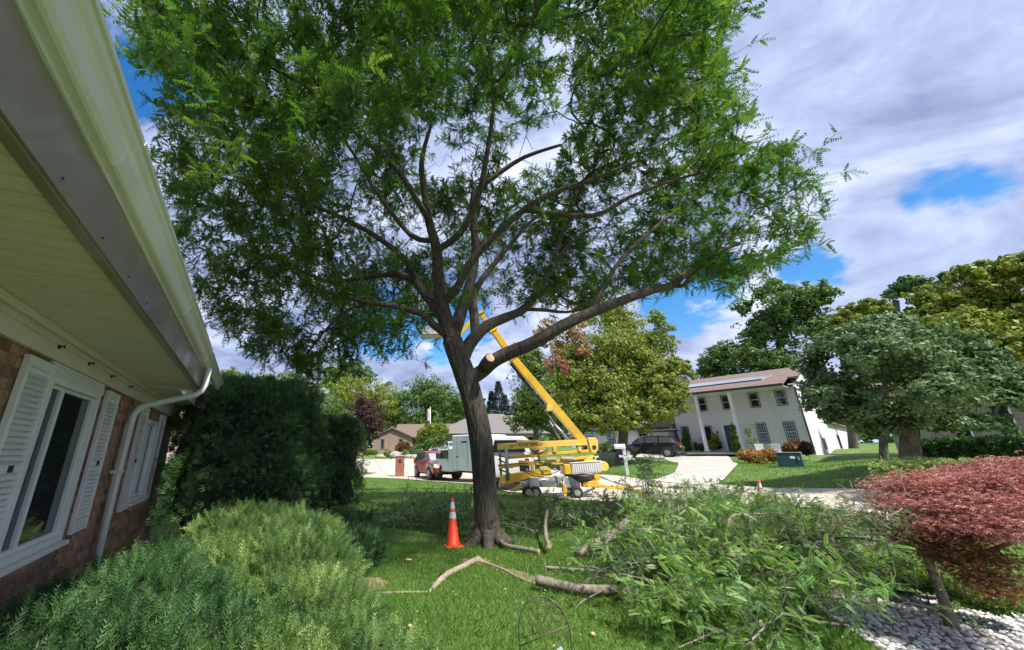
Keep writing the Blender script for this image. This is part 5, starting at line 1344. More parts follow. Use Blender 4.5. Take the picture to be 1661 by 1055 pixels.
leaf_cluster('leafy_shrub', 'rounded green shrub at the far left of the garage wing', 'shrub', [Bb(975, 729, 42, 9, 9), Bb(985, 726, 42, 8, 9)], 1200, 'L_green', (.1, .2), seed=51)
leaf_cluster('hosta_bed', 'pale green broad leaved plants under the garage window', 'plant', [Bb(1008, 731, 40, 15, 8), Bb(1022, 729, 40.5, 12, 8), Bb(996, 733, 40, 8, 6)], 1700, 'L_silver', (.15, .3), seed=52)
leaf_cluster('fern_bed', 'bright pale green fern clump under the big silver green maple', 'plant', [Bb(1455, 757, 19, 34, 7), Bb(1490, 752, 19.5, 28, 5), Bb(1435, 762, 18.5, 18, 6)], 3600, 'L_hosta', (.10, .22), seed=53)
def patio_chair(u, v, D, rz, label):
    p = at(u, v, D); t = thing('patio_chair', label, 'chair', (p.x, p.y, hgt(p.x, p.y)), rz, 'white patio chairs')
    part('seat', MB().box((0, 0, .42), (.5, .5, .05)), M['white'], t, bevel=.01)
    part('backrest', MB().box((0, .24, .72), (.5, .05, .55)), M['white'], t, bevel=.02)
    for x in (-.22, .22):
        for y in (-.22, .22): part('leg', MB().box((x, y, .2), (.05, .05, .4)), M['white'], t)
patio_chair(1234, 733, 38.2, -.6, 'white patio chair nearest the right porch column'); patio_chair(1259, 733, 37.6, -.9, 'white patio chair under the left ground floor window of the white house'); patio_chair(1284, 733, 37.2, -.7, 'white patio chair half hidden behind the brown shrub')
def swing():
    p = at(1083, 738, 43.2); t = thing('garden_swing', 'dark metal swing seat frame standing beside the porch', 'swing', (p.x, p.y, hgt(p.x, p.y)), -.9)
    part('top_bar', MB().tube([(-1.3, 0, 2.1), (1.3, 0, 2.1)], .05, 8), M['dark'], t)
    for x in (-1.15, 1.15):
        for y in (-.6, .6): part('leg', MB().tube([(x, y, 0), (x * .95, 0, 2.1)], .045, 8), M['dark'], t)
    part('seat', MB().box((0, 0, .55), (1.7, .5, .08)), M['dark'], t, bevel=.01); part('canopy', MB().box((0, 0, 2.2), (2.5, .9, .05)), M['cover'], t)
swing()
# teal utility box
p = at(1284, 758, 29); ub = thing('utility_box', 'low teal green utility box with a pale lid edge on the far right lawn', 'utility box', (p.x, p.y, hgt(p.x, p.y)), -.62)
part('body', MB().box((0, 0, .36), (.95, .8, .72)), M['teal'], ub, bevel=.03)
part('lid', MB().box((0, 0, .745), (1.0, .85, .05)), M['steel'], ub, bevel=.01)
part('latch', MB().box((.33, -.42, .45), (.08, .03, .16)), M['steel'], ub)
part('warning_label', MB().box((.1, -.406, .5), (.2, .006, .14)), M['white'], ub)

# brown ranch house far left
def hip_or_gable(name, label, base, rz): return thing(name, label, 'house', base, rz)
rb0 = at(603, 731, 84); rn = thing('ranch_house', 'low rose brick ranch house with a brown roof beyond the turning circle', 'house', (rb0.x, rb0.y, 1.9), -.12)
k84 = mpp(640, 720, 84)
w = MB(); w.box((4.2, 5, 1.5), (8.4, 9, 3.2)); w.prism([(.0, 3.1), (8.4, 3.1), (4.2, 4.7)], .2, 'Y', off=.6); w.box((17, 6.5, 1.5), (17.5, 6, 3.2)); part('wall', w, M['pinkbrick'], rn)
f = MB(); f.prism([(-.7, 2.85), (4.2, 4.85), (9.0, 2.85), (9.0, 3.05), (4.2, 5.1), (-.7, 3.05)], 9.5, 'Y', off=4.8); gable_x(f, 4.5, 26, 2.6, 10.5, 3.1, 6.1, .5); part('roof', f, M['roof_brown'], rn)
for x in (1.7, 5.6): win_part(rn, x, x + .8, .7, 2.7, y=.5, bars=False, mid=False)
for x in (14.2, 17.0, 20): part('porch_post', MB().box((x, 2.9, 1.3), (.5, .5, 2.8)), M['cream'], rn)
for x in (12.8, 15.2, 18.2): win_part(rn, x, x + 1.4, .5, 2.4, y=3.45, bars=False, mid=False)

# grey roofed house behind the trunk
g0 = at(716, 737, 60); gh = thing('garage_house', 'pale stucco house with a wide grey hip roof and arched openings behind the trunk', 'house', (g0.x, g0.y, 1.6), -.08)
w = MB(); w.box((7.5, 5, 1.4), (15, 10, 3.2)); part('wall', w, M['cream'], gh)
f = MB()
X0, X1, Y0, Y1, ze, zr = -1.2, 16.2, -.9, 11, 3.0, 6.4
f.add([(X0, Y0, ze), (X1, Y0, ze), (X1, Y1, ze), (X0, Y1, ze), (5.4, 5, zr), (10.0, 5, zr)], [(0, 1, 5, 4), (1, 2, 5), (2, 3, 4, 5), (3, 0, 4), (0, 3, 2, 1)]); part('roof', f, M['roof_grey'], gh)
f = MB(); f.box((7.5, -.93, 2.9), (17.2, .06, .22)); part('gutter', f, M['trim_dark'], gh)
def arch(x, w_, z0, z1, y, par, m='glass'):
    pts = [(x - w_ / 2, z0), (x + w_ / 2, z0)] + [(x + w_ / 2 * math.cos(a), z1 + w_ / 2 * math.sin(a)) for a in np.linspace(0, math.pi, 12)]
    f = MB(); f.prism(pts, .05, 'Y', off=y - .03); o = part('arched_window', f, M['white'], par)
    pts2 = [(x + (a - x) * .82, z0 + (b - z0) * .9 + .08) for a, b in pts]; f = MB(); f.prism(pts2, .04, 'Y', off=y - .06); part('pane', f, M[m], o)
for x in (2.6, 6.6, 10.6, 13.4): arch(x, 2.2, .2, 1.6, 0, gh)
for x in (.9, 4.6): part('wall_lamp', MB().box((x, -.12, 2.2), (.2, .2, .4)), M['dark'], gh)
# further grey roof right of the trunk
g1 = at(815, 736, 70); gr = thing('grey_house', 'house with a plain grey roof seen just right of the trunk', 'house', (g1.x, g1.y, 1.9), .1)
part('wall', MB().box((1, 4, 1.4), (12, 8, 3.2)), M['cream'], gr); f = MB(); gable_x(f, -5, 7, 0, 8, 3.0, 6.6, .5); part('roof', f, M['roof_grey'], gr); win_part(gr, -1, 1, .8, 2.2, bars=False)

# tan brick house right
c = at(1476, 735, 34); th_ = thing('tan_house', 'tan brick house with tall dark window strips behind the right maple', 'house', (c.x, c.y, 1.7), -.97)
w = MB(); w.box((4.6, 4, 1.7), (10, 8, 3.9)); part('wall', w, M['tanbrick'], th_)
for x in (2.0, 3.35, 4.7): part('window', MB().box((x, -.03, 1.95), (.42, .08, 2.9)), M['glass'], th_); part('window_trim', MB().box((x + .27, -.04, 1.95), (.07, .1, 2.9)), M['white'], th_)
f = MB(); gable_x(f, -.4, 9.6, 0, 8, 3.66, 4.3, .5); part('roof', f, M['roof_brown'], th_)

# pale neighbour seen between the brick house and the yew
c = at(292, 742, 21); nb = thing('neighbour_house', 'pale rose stone neighbour house glimpsed past the corner of the brick house', 'house', (c.x, c.y, .5), .55)
part('wall', MB().box((-1.0, 2.5, 1.3), (7, 5, 3.2)), M['palebrick'], nb); f = MB(); gable_x(f, -4.5, 2.5, 0, 5, 2.9, 4.2, .4); part('roof', f, M['roof_brown'], nb)
leaf_cluster('leafy_shrub', 'pale yellow green shrub glimpsed past the corner of the brick house', 'shrub', [Bb(262, 792, 16.5, 12, 18), Bb(268, 775, 16.5, 8, 12)], 900, 'L_hosta', (.08, .16), seed=54)

# ------------------------------------------------------------------ street objects
p = at(1018, 768, 25.5); mbx = thing('mailbox', 'white mailbox on a white wooden cross post on the small lawn by the driveway', 'mailbox', (p.x, p.y, hgt(p.x, p.y)), -.55)
part('post', MB().box((0, 0, .70), (.15, .15, 1.42)), M['white'], mbx, bevel=.01)
part('crossarm', MB().box((.05, 0, 1.02), (.70, .13, .13)), M['white'], mbx, bevel=.01)
part('brace', MB().beam((.0, 0, .72), (.28, 0, .98), .08, .08), M['white'], mbx)
part('box', MB().prism([(-.14, 1.42), (.14, 1.42), (.14, 1.56), (.10, 1.65), (0, 1.69), (-.10, 1.65), (-.14, 1.56)], .55, 'X', off=-.18), M['white'], mbx, bevel=.01)
part('newspaper_box', MB().box((.32, 0, .90), (.30, .16, .14)), M['white'], mbx, bevel=.01)
p = at(648, 773, 33); bp_ = thing('brick_pillar', 'short red brick mailbox pillar standing at the edge of the road', 'pillar', (p.x, p.y, hgt(p.x, p.y)), .1)
part('shaft', MB().box((0, 0, .78), (.72, .72, 1.58)), M['brickpillar'], bp_); part('cap', MB().box((0, 0, 1.60), (.82, .82, .07)), M['drive'], bp_, bevel=.01); part('mail_door', MB().box((0, -.37, 1.2), (.22, .03, .25)), M['dark'], bp_)
p = at(698, 738, 62); fp = thing('flagpole', 'thin pale flagpole with a faded drooping flag before the far trees', 'flagpole', (p.x, p.y, hgt(p.x, p.y)), 0)
part('pole', MB().tube([(0, 0, 0), (0, 0, 7.6)], [.11, .06], 8), M['pole'], fp)
f = MB(); V = [];
for i in range(8):
    for j in range(4): V.append((-.05 - j * .13 - .05 * math.sin(i * 1.1), .06 * math.sin(j * 2 + i), 7.3 - i * .27))
f.add(V, [(i * 4 + j, i * 4 + j + 1, i * 4 + j + 5, i * 4 + j + 4) for i in range(7) for j in range(3)]); part('flag', f, M['flag'], fp)
f = MB(); a = at(972, 744, 36.5); b = at(1022, 743, 37.5); a.z = hgt(a.x, a.y) + .2; b.z = hgt(b.x, b.y) + .2; f.beam(a, b, .25, .5); setp(part('retaining_wall', f, M['drive'], bevel=.02), 'low grey retaining wall edging the bed by the garage wing', 'wall')
# boulders
for i, (u, v, D_, rx, rz_) in enumerate(((641, 739, 60, .9, .7), (653, 738, 62, .8, .6), (617, 738, 66, .9, .35), (664, 746, 52, .7, .35), (672, 747, 51, .6, .35), (582, 735, 70, .8, .5), (1545, 742, 24, .35, .25))):
    p = at(u, v, D_); f = MB(); f.sphere((0, 0, 0), (rx, rx * .8, rz_), 12, 8, disp=lambda d: 1 + .25 * mnoise.noise(d * 1.8 + Vector((i * 3.1, 0, 0))))
    o = part('boulder', f, M['stone']); o.location = (p.x, p.y, hgt(p.x, p.y) + rz_ * .5)
    setp(o, ['largest pale boulder in the bed before the ranch house', 'brownish boulder right beside the largest pale boulder', 'low flat pale boulder left in the ranch house bed', 'white rock left of the red car roof by the road edge', 'white rock behind the roof of the red car', 'grey boulder at the far left of the ranch house bed', 'round pale boulder before the dark clipped hedge on the right'][i], 'boulder')
p = at(1563, 740, 24); f = MB(); f.tube([(0, 0, 0), (.02, 0, .28), (.0, 0, .5)], [.09, .1, .07], 10); f.sphere((0, 0, .5), .075, 8, 6); o = part('garden_ornament', f, M['stone']); o.location = (p.x, p.y, hgt(p.x, p.y)); setp(o, 'small pale upright stone ornament before the dark hedge', 'ornament')

# ------------------------------------------------------------------ vehicles
def interp_st(st, x):
    xs = [s[0] for s in st]
    for i in range(len(st) - 1):
        if xs[i] >= x >= xs[i + 1]:
            t = (xs[i] - x) / (xs[i] - xs[i + 1]); return [st[i][k] * (1 - t) + st[i + 1][k] * t for k in range(len(st[i]))]
    return list(st[0] if x > xs[0] else st[-1])
def car(name, label, cat, loc, heading, st, paint, wheel_x, wr=.37, glassspan=(.95, -2.2), scale=1.0, group=None, wind='glass_tint', pillars=(0.05, -1.0), rearz=True):
    """st rows: x, z bottom, z belt, z top, half width, half width of the roof. Front is +X."""
    t = thing(name, label, cat, loc, math.atan2(heading[1], heading[0]), group); t.scale = (scale,) * 3
    def ring(s):
        x, zb, zt, zr, w, wr_ = s; zm = zb + (zt - zb) * .5
        return [(x, w * .82, zb), (x, w * .97, zb + .10), (x, w, zm), (x, w * .975, zt), (x, wr_ * 1.0, zr - .05), (x, wr_ * .86, zr), (x, 0, zr + .015)]
    f = MB(); V = []; n = 14
    for s in st:
        R_ = ring(s); full = R_ + [(p[0], -p[1], p[2]) for p in reversed(R_[:-1])] + [(s[0], 0, s[1])]
        V += full
    F = []
    for i in range(len(st) - 1):
        for k in range(n): F.append((i * n + k, i * n + (k + 1) % n, (i + 1) * n + (k + 1) % n, (i + 1) * n + k))
    F.append(tuple(range(n))); F.append(tuple((len(st) - 1) * n + k for k in reversed(range(n))))
    f.add(V, F, True)
    # wheel openings: dark wells proud of the body side
    body = part('body', f, M[paint], t)
    for m_ in (body,):
        e = m_.modifiers.new('edges', 'EDGE_SPLIT'); e.split_angle = math.radians(32)
    def side(x, q, sg, out=.012):
        s = interp_st(st, x); z = s[2] + (s[3] - .05 - s[2]) * q; y = s[4] * .975 + (s[5] - s[4] * .975) * q
        return (x, sg * (y + out), z + .0)
    a, b = glassspan; cuts = [a] + [p for p in pillars] + [b]
    for sg in (-1, 1):
        for i in range(len(cuts) - 1):
            x0, x1 = cuts[i] - .045, cuts[i + 1] + .045
            m = 5; V = []; F = []
            for k in range(m + 1):
                x = x0 + (x1 - x0) * k / m; s = interp_st(st, x)
                if s[3] - s[2] < .12: lo_, hi_ = .1, .2
                else: lo_, hi_ = .08, .90
                V += [side(x, lo_, sg), side(x, hi_, sg)]
            F = [(2 * k, 2 * k + 1, 2 * k + 3, 2 * k + 2) for k in range(m)]
            f = MB(); f.add(V, F); part('side_window', f, M['glass_tint'], t)
    def slope_glass(xa, xb, nm, mt):
        sa = interp_st(st, xa); sb = interp_st(st, xb); V = []
        d = .014 if xa > xb else .014
        for s, x in ((sa, xa), (sb, xb)):
            for y in (-.9, -.45, 0, .45, .9): V.append((x + (.012 if nm == 'windscreen' else -.012), y * min(s[5], .82), s[3] + .02 + (.012 if abs(y) < .6 else 0)))
        f = MB(); f.add(V, [(k, k + 1, k + 6, k + 5) for k in range(4)]); part(nm, f, M[mt], t)
    wx = [s for s in st]
    # windscreen between the cowl and the roof front, rear window between roof rear and tail
    slope_glass(a + .02 + .12, pillars[0] + .50, 'windscreen', wind)
    rs = st[-3]; s2 = st[-2]; slope_glass(rs[0] - .05, s2[0] + .02, 'rear_window', 'glass_tint')
    for x in wheel_x:
        for sg in (-1, 1):
            w_ = st[3][4] if False else interp_st(st, x)[4]
            f = MB(); f.cyl((x, sg * (w_ - .09), wr + .02), wr + .07, .20, 'Y', 22); part('wheel_arch', f, M['dark'], t)
            f = MB(); y = sg * (w_ - .10)
            f.tube([(x, y - .115, wr), (x, y - .10, wr), (x, y + .10, wr), (x, y + .115, wr)], [wr * .86, wr, wr, wr * .86], 24); wl_ = part('wheel', f, M['black'], t)
            f = MB(); f.cyl((x, y + sg * .112, wr), wr * .60, .02, 'Y', 20)
            for k in range(5):
                an = k * 2 * math.pi / 5; f.box((x + math.cos(an) * wr * .33, y + sg * .128, wr + math.sin(an) * wr * .33), (wr * .5, .015, .06), Matrix.Rotation(-an, 3, 'Y'))
            part('rim', f, M['rim'], wl_)
    xf = st[0][0]; xr = st[-1][0]; z1 = st[1][2]
    for sg in (-1, 1):
        f = MB(); f.box((xf - .10, sg * st[1][4] * .78, z1 - .12), (.22, .34, .15)); part('headlight', f, M['lamp'], t, bevel=.02)
        f = MB(); f.box((xr + .06, sg * st[-2][4] * .88, st[-2][2] - .05), (.12, .20, .34)); part('tail_light', f, M['lamp_red'], t, bevel=.02)
        f = MB(); f.box((a - .05, sg * (interp_st(st, a)[4] + .12), interp_st(st, a)[2] + .07), (.12, .22, .14)); part('wing_mirror', f, M[paint], t, bevel=.02)
        for x in (.35, -.75): f = MB(); f.box((x, sg * (interp_st(st, x)[4] * .985), interp_st(st, x)[2] - .10), (.18, .03, .03)); part('door_handle', f, M['steel'], t)
    f = MB(); f.box((xf + .0, 0, z1 - .16), (.06, st[1][4] * 1.05, .17)); part('grille', f, M['dark'], t, bevel=.01)
    f = MB(); f.box((xf - .02, 0, st[0][1] + .04), (.16, st[0][4] * 1.9, .16)); part('front_bumper', f, M['dark'], t, bevel=.03)
    f = MB(); f.box((xr + .02, 0, st[-1][1] + .04), (.14, st[-1][4] * 1.9, .16)); part('rear_bumper', f, M['dark'], t, bevel=.03)
    f = MB(); f.box((xr - .005, 0, st[-2][2] - .25), (.02, .34, .13)); part('licence_plate', f, M['white'], t)
    return t
SUV = [(2.42, .42, .72, .76, .74, .60), (2.30, .34, .92, .97, .90, .76), (1.9, .30, 1.00, 1.07, .95, .82), (1.30, .28, 1.06, 1.13, .97, .84), (1.05, .28, 1.10, 1.19, .97, .80), (.40, .28, 1.12, 1.68, .97, .70), (0, .28, 1.12, 1.76, .97, .70), (-1.0, .28, 1.12, 1.78, .97, .70), (-1.9, .30, 1.12, 1.73, .95, .68), (-2.30, .34, 1.12, 1.22, .92, .72), (-2.42, .44, .9, .95, .86, .7)]
VAN = [(2.5, .42, .85, .9, .80, .7), (2.4, .36, 1.1, 1.15, .95, .85), (1.7, .34, 1.25, 1.35, 1.0, .85), (1.0, .34, 1.3, 2.2, 1.0, .84), (.5, .34, 1.3, 2.45, 1.0, .84), (-2.3, .34, 1.3, 2.5, 1.0, .84), (-2.62, .34, 1.3, 2.42, 1.0, .82), (-2.72, .34, 1.3, 1.5, .99, .9), (-2.75, .40, 1.2, 1.25, .97, .9)]
def vpos(u, D): p = at(u, 760, D); return (p.x, p.y, hgt(p.x, p.y) + .03)
car('parked_car', 'dark red sport utility car facing the camera left of the white truck', 'car', vpos(706, 30.2), (.30, -.95), SUV, 'redcar', (1.5, -1.5), wind='glass_sky', scale=1.08)
car('parked_car', 'black sport utility car parked on the driveway of the white house', 'car', vpos(1057, 38.5), (-.80, .60), SUV, 'blackcar', (1.5, -1.5), scale=.97)
car('parked_car', 'olive grey sport utility car parked far up the drive before the arched openings', 'car', vpos(719, 55), (-.5, -.86), SUV, 'greycar', (1.5, -1.5))
car('parked_car', 'silver grey pickup like car beside the olive grey one, its front toward the road', 'car', vpos(736, 53), (.10, -1), SUV, 'silvercar', (1.5, -1.5), scale=1.05)
car('parked_car', 'blue car glimpsed left of the garage wing behind the yellow boom base', 'car', vpos(966, 50), (-.3, -.95), SUV, 'bluecar', (1.5, -1.5), scale=1.15)
vn = car('white_van', 'tall white van with a black rear window parked behind the yellow boom lift', 'van', vpos(836, 23.4), (.30, .95), VAN, 'whitetruck', (1.6, -1.7), glassspan=(.9, -.6), pillars=(.3,))
f = MB(); f.prism([(-.84, 1.72), (.84, 1.72), (.70, 2.30), (-.70, 2.30)], .04, 'X', off=-2.77); part('rear_glass', f, M['glass'], vn)

# white work truck with a tall box
tp = vpos(759, 27.0); tk = thing('work_truck', 'white work truck with a tall box body, half hidden by the locust trunk', 'truck', tp, math.atan2(.80, -.60))
CAB = MB()
prof = [(3.0, .55), (3.0, 1.18), (2.2, 1.36), (1.6, 1.98), (.45, 2.02), (.45, .55)]
CAB.prism([(x, z) for x, z in prof], 1.95, 'Y'); cab = part('cab', CAB, M['whitetruck'], tk, bevel=.06, seg=3)
for sg in (-1, 1):
    f = MB(); f.prism([(2.08, 1.36), (1.58, 1.90), (.85, 1.92), (.85, 1.36)], .02, 'Y', off=sg * .985); part('side_window', f, M['glass_tint'], cab)
    f = MB(); f.box((1.75, sg * 1.2, 1.55), (.10, .22, .34)); part('wing_mirror', f, M['dark'], cab)
    f = MB(); f.box((3.01, sg * .72, .98), (.05, .32, .2)); part('headlight', f, M['lamp'], cab)
    f = MB(); f.box((.95, sg * .99, 1.25), (.2, .03, .03)); part('door_handle', f, M['dark'], cab)
f = MB(); f.hexa([(2.16, -.85, 1.40), (2.16, .85, 1.40), (1.64, .80, 1.94), (1.64, -.80, 1.94), (2.20, -.85, 1.42), (2.20, .85, 1.42), (1.68, .80, 1.96), (1.68, -.80, 1.96)]); part('windscreen', f, M['glass_tint'], cab)
f = MB(); f.box((3.02, 0, 1.0), (.05, 1.0, .3)); part('grille', f, M['dark'], cab); f = MB(); f.box((3.08, 0, .55), (.16, 2.0, .22)); part('front_bumper', f, M['steel'], cab, bevel=.02)
f = MB(); f.box((-1.15, 0, 1.75), (2.9, 2.2, 2.2)); bx_ = part('box_body', f, M['whitetruck'], tk, bevel=.07, seg=3)
f = MB()
for x in (-2.2, -1.2, -.2): f.box((x, 0, 1.75), (.03, 2.22, 2.0))
part('seam', f, M['steel'], bx_)
f = MB(); f.box((-.2, 1.105, 1.5), (.25, .02, .06)); f.box((-.9, 1.105, 2.4), (.5, .02, .10)); part('badge', f, M['dark'], bx_)
f = MB(); f.box((-1.0, 0, .62), (5.6, .9, .22)); part('chassis', f, M['dark'], tk)
for x in (2.15, -2.4):
    for sg in (-1, 1):
        f = MB(); f.cyl((x, sg * .90, .50), .50, .16, 'Y', 24); part('wheel_arch', f, M['dark'], tk)
        f = MB(); f.tube([(x, sg * .90 - .14, .44), (x, sg * .90 - .12, .44), (x, sg * .90 + .12, .44), (x, sg * .90 + .14, .44)], [.38, .44, .44, .38], 24); w_ = part('wheel', f, M['black'], tk)
        f = MB(); f.cyl((x, sg * 1.04, .44), .24, .03, 'Y', 18); part('rim', f, M['rim'], w_)

# ------------------------------------------------------------------ the boom lift
BX, BY = 5.2, 17.6
bl_ = thing('boom_lift', 'yellow towable boom lift with folded arms and its long boom raised behind the locust', 'boom lift', (BX, BY, 0), 0)
def q(x, z, y=0.0): return (x - BX, y, z)
def bm_(name, a, b, w, h, m='yellow', par=bl_, bev=.012, **k): return part(name, MB().beam(a, b, w, h, **k), M[m], par, bevel=bev)
# raised boom, three telescoping lengths
bm_('boom_section', q(6.80, 2.34), q(3.98, 6.10), .24, .34)
bm_('boom_section', q(4.05, 6.0), q(3.10, 7.52), .20, .28)
bm_('boom_section', q(3.12, 7.48), q(2.50, 8.42), .16, .22)
for (x, z) in ((3.98, 6.1), (3.72, 6.55), (3.1, 7.50), (2.52, 8.40)): part('collar', MB().beam(q(x + .04, z - .06), q(x - .04, z + .06), .30, .40), M['yellow'], bl_, bevel=.01)
bm_('cable_track', q(5.30, 3.74, .02), q(3.86, 5.86, .02), .10, .10, 'dark')
part('hydraulic_cylinder', MB().tube([q(6.20, 2.35, -.02), q(5.62, 3.05, -.02)], .065, 12), M['steel'], bl_); part('piston_rod', MB().tube([q(5.65, 3.02, -.02), q(5.28, 3.70, -.02)], .035, 10), M['steel'], bl_)
part('hydraulic_cylinder', MB().tube([q(5.9, 2.35, .12), q(5.45, 3.2, .12)], .05, 12), M['steel'], bl_)
part('bracket', MB().prism([(5.28 - BX, 3.62), (5.55 - BX, 3.62), (5.62 - BX, 3.86), (5.36 - BX, 3.92)], .34, 'Y'), M['yellow_pale'], bl_, bevel=.01)
bm_('jib', q(2.46, 8.40), q(1.30, 7.15), .15, .20)
part('jib_rod', MB().tube([q(2.1, 8.1, .0), q(1.45, 7.52, 0)], .03, 8), M['steel'], bl_)
part('head_pin', MB().cyl(q(2.46, 8.40), .10, .34, 'Y', 16), M['steel'], bl_)
# work platform
pf = MB(); pf.box(q(.25, 7.19, 0), (1.35, .75, .07)); pl = part('work_platform', pf, M['steel'], bl_, bevel=.01)
for z in (7.55, 7.95): part('rail', MB().tube([q(-.42, z, -.37), q(.92, z, -.37), q(.92, z, .37), q(-.42, z, .37), q(-.42, z, -.37)], .02, 6), M['steel'], pl)
for x in (-.42, .25, .92):
    for y in (-.37, .37): part('rail_post', MB().tube([q(x, 7.2, y), q(x, 7.95, y)], .02, 6), M['steel'], pl)
part('toe_board', MB().hexa([q(-.45, 7.2, -.39), q(.9, 7.2, -.39), q(.9, 7.2, -.37), q(-.45, 7.2, -.37), q(-.28, 7.62, -.39), q(.2, 7.40, -.39), q(.2, 7.40, -.37), q(-.28, 7.62, -.37)]), M['cover'], pl)
bm_('platform_arm', q(1.35, 7.2), q(.9, 7.15), .14, .18)
# folded arms
b1_ = bm_('upper_arm', q(3.02, 2.07), q(7.02, 2.27), .26, .26, 'yellow_pale')
bm_('middle_arm', q(3.42, 1.63, -.05), q(7.0, 1.90, -.05), .14, .12, 'yellow'); bm_('middle_arm', q(3.42, 1.60, .16), q(7.0, 1.86, .16), .10, .10, 'yellow')
bm_('lower_rod', q(3.02, 1.21, -.08), q(7.1, 1.66, -.08), .12, .11, 'yellow'); bm_('lower_rod', q(3.02, 1.28, .15), q(7.1, 1.62, .15), .12, .10, 'yellow')
bm_('riser_arm', q(3.06, .74), q(5.25, 1.05), .30, .30, 'yellow')
bm_('riser_foot', q(3.02, .60), q(3.6, .64), .34, .12, 'yellow')
part('vertical_strut', MB().tube([q(3.35, 1.98, -.17), q(3.35, .72, -.17)], .075, 12), M['steel'], bl_)
part('vertical_strut', MB().tube([q(3.12, 1.95, .12), q(3.12, .8, .12)], .05, 10), M['steel'], bl_)
for z0, z1 in ((1.55, 1.30), (1.15, .95), (1.7, 1.62)): bm_('linkage', q(3.0, z0, -.1), q(3.5, z1, -.1), .06, .06, 'dark')
part('knuckle', MB().prism([(6.98 - BX, 2.46), (7.34 - BX, 2.46), (7.44 - BX, 2.34), (7.40 - BX, 1.95), (7.26 - BX, 1.80), (7.08 - BX, 1.84)], .36, 'Y'), M['yellow_pale'], bl_, bevel=.02)
part('pivot_pin', MB().cyl(q(7.23, 2.05), .09, .40, 'Y', 18), M['dark'], bl_)
part('lower_knuckle', MB().prism([(6.7 - BX, 1.50), (7.15 - BX, 1.72), (7.28 - BX, 1.66), (7.24 - BX, 1.42), (6.9 - BX, 1.40)], .30, 'Y'), M['yellow_pale'], bl_, bevel=.02)
part('pivot_pin', MB().cyl(q(7.16, 1.60), .05, .34, 'Y', 14), M['dark'], bl_)
for (x, z, w_, h_) in ((5.3, 1.52, .5, .10), (6.0, 1.55, .55, .09)): part('tool_tray', MB().box(q(x, z + .06, -.16), (w_, .12, h_)), M['cover'], bl_, bevel=.01)
for (x, z, w_, h_, m_) in ((4.75, 1.98, .6, .08, 'yellow'), (4.35, 2.30, .95, .10, 'yellow_pale'), (4.9, 1.78, .25, .22, 'yellow'), (5.5, 1.95, .16, .2, 'yellow'), (6.6, 1.98, .14, .18, 'yellow_pale'), (4.1, 1.45, .4, .10, 'yellow_pale'), (4.75, 1.38, .3, .10, 'yellow'), (4.95, 1.18, .35, .16, 'yellow_pale'), (4.45, 1.2, .12, .2, 'yellow'), (5.55, 1.35, .5, .12, 'yellow')):
    part('bracket', MB().box(q(x, z, -.08), (w_, .2, h_)), M[m_], bl_, bevel=.008)
for k, (x, z) in enumerate(((4.2, 1.12), (4.9, 1.1), (5.4, 1.15), (4.6, 1.95), (5.2, 2.0), (6.2, 1.75))): part('valve', MB().cyl(q(x, z, -.15), .06, .12, 'Y', 12), M['steel'], bl_)
for k, (a, b, c) in enumerate(((4.0, 5.2, 1.95), (4.6, 6.4, 1.5), (4.2, 5.6, 1.1))):
    part('hose', MB().tube([q(a + (b - a) * t, c - .18 * math.sin(math.pi * t), -.2) for t in np.linspace(0, 1, 9)], .018, 6), M['black'], bl_)
part('panel', MB().box(q(4.12, 1.18, -.1), (.42, .12, .26)), M['dark'], bl_, bevel=.01)
# engine cover with ribs, counterweight disc
cv = part('engine_cover', MB().hexa([q(6.05, .93, -.34), q(7.33, 1.02, -.34), q(7.33, 1.02, .34), q(6.05, .93, .34), q(6.08, 1.38, -.34), q(7.36, 1.46, -.34), q(7.36, 1.46, .34), q(6.08, 1.38, .34)]), M['cover'], bl_, bevel=.03)
for k in range(12): x = 6.16 + k * .095; part('vent_slot', MB().box(q(x, 1.17 + .006 * k, -.348), (.030, .014, .30)), M['white'], cv)
part('cover_rim', MB().hexa([q(6.03, 1.385, -.36), q(7.40, 1.47, -.36), q(7.40, 1.47, .36), q(6.03, 1.385, .36), q(6.03, 1.415, -.36), q(7.40, 1.50, -.36), q(7.40, 1.50, .36), q(6.03, 1.415, .36)]), M['white'], cv)
part('end_panel', MB().box(q(5.90, 1.15, -.05), (.28, .6, .42)), M['yellow'], bl_, bevel=.03)
part('counterweight', MB().cyl(q(7.53, 1.27, 0), .20, .46, 'Y', 22), M['yellow_pale'], bl_, bevel=.02); part('counterweight_arm', MB().box(q(7.43, 1.26, 0), (.16, .5, .34)), M['yellow_pale'], bl_, bevel=.02)
part('turntable', MB().tube([q(6.45, .93, 0), q(6.45, .80, 0), q(6.4, .62, 0)], [.62, .58, .30], 20), M['dark'], bl_)
part('pedestal', MB().box(q(5.9, .64, 0), (.95, .6, .44)), M['steel'], bl_, bevel=.02); part('frame_rail', MB().box(q(5.1, .52, 0), (2.2, .5, .16)), M['steel'], bl_, bevel=.02)
part('motor', MB().tube([q(4.35, .66, -.1), q(5.35, .66, -.1)], .17, 16), M['steel'], bl_); part('battery_box', MB().box(q(4.42, .62, -.25), (.42, .3, .42)), M['steel'], bl_, bevel=.02)
part('cable_drum', MB().cyl(q(4.85, .60, -.32), .14, .10, 'Y', 18), M['rim'], bl_)
part('base_bumper', MB().hexa([q(3.9, .42, -.2), q(4.6, .50, -.2), q(4.6, .50, .2), q(3.9, .42, .2), q(3.95, .30, -.2), q(4.6, .34, -.2), q(4.6, .34, .2), q(3.95, .30, .2)]), M['steel'], bl_, bevel=.01)
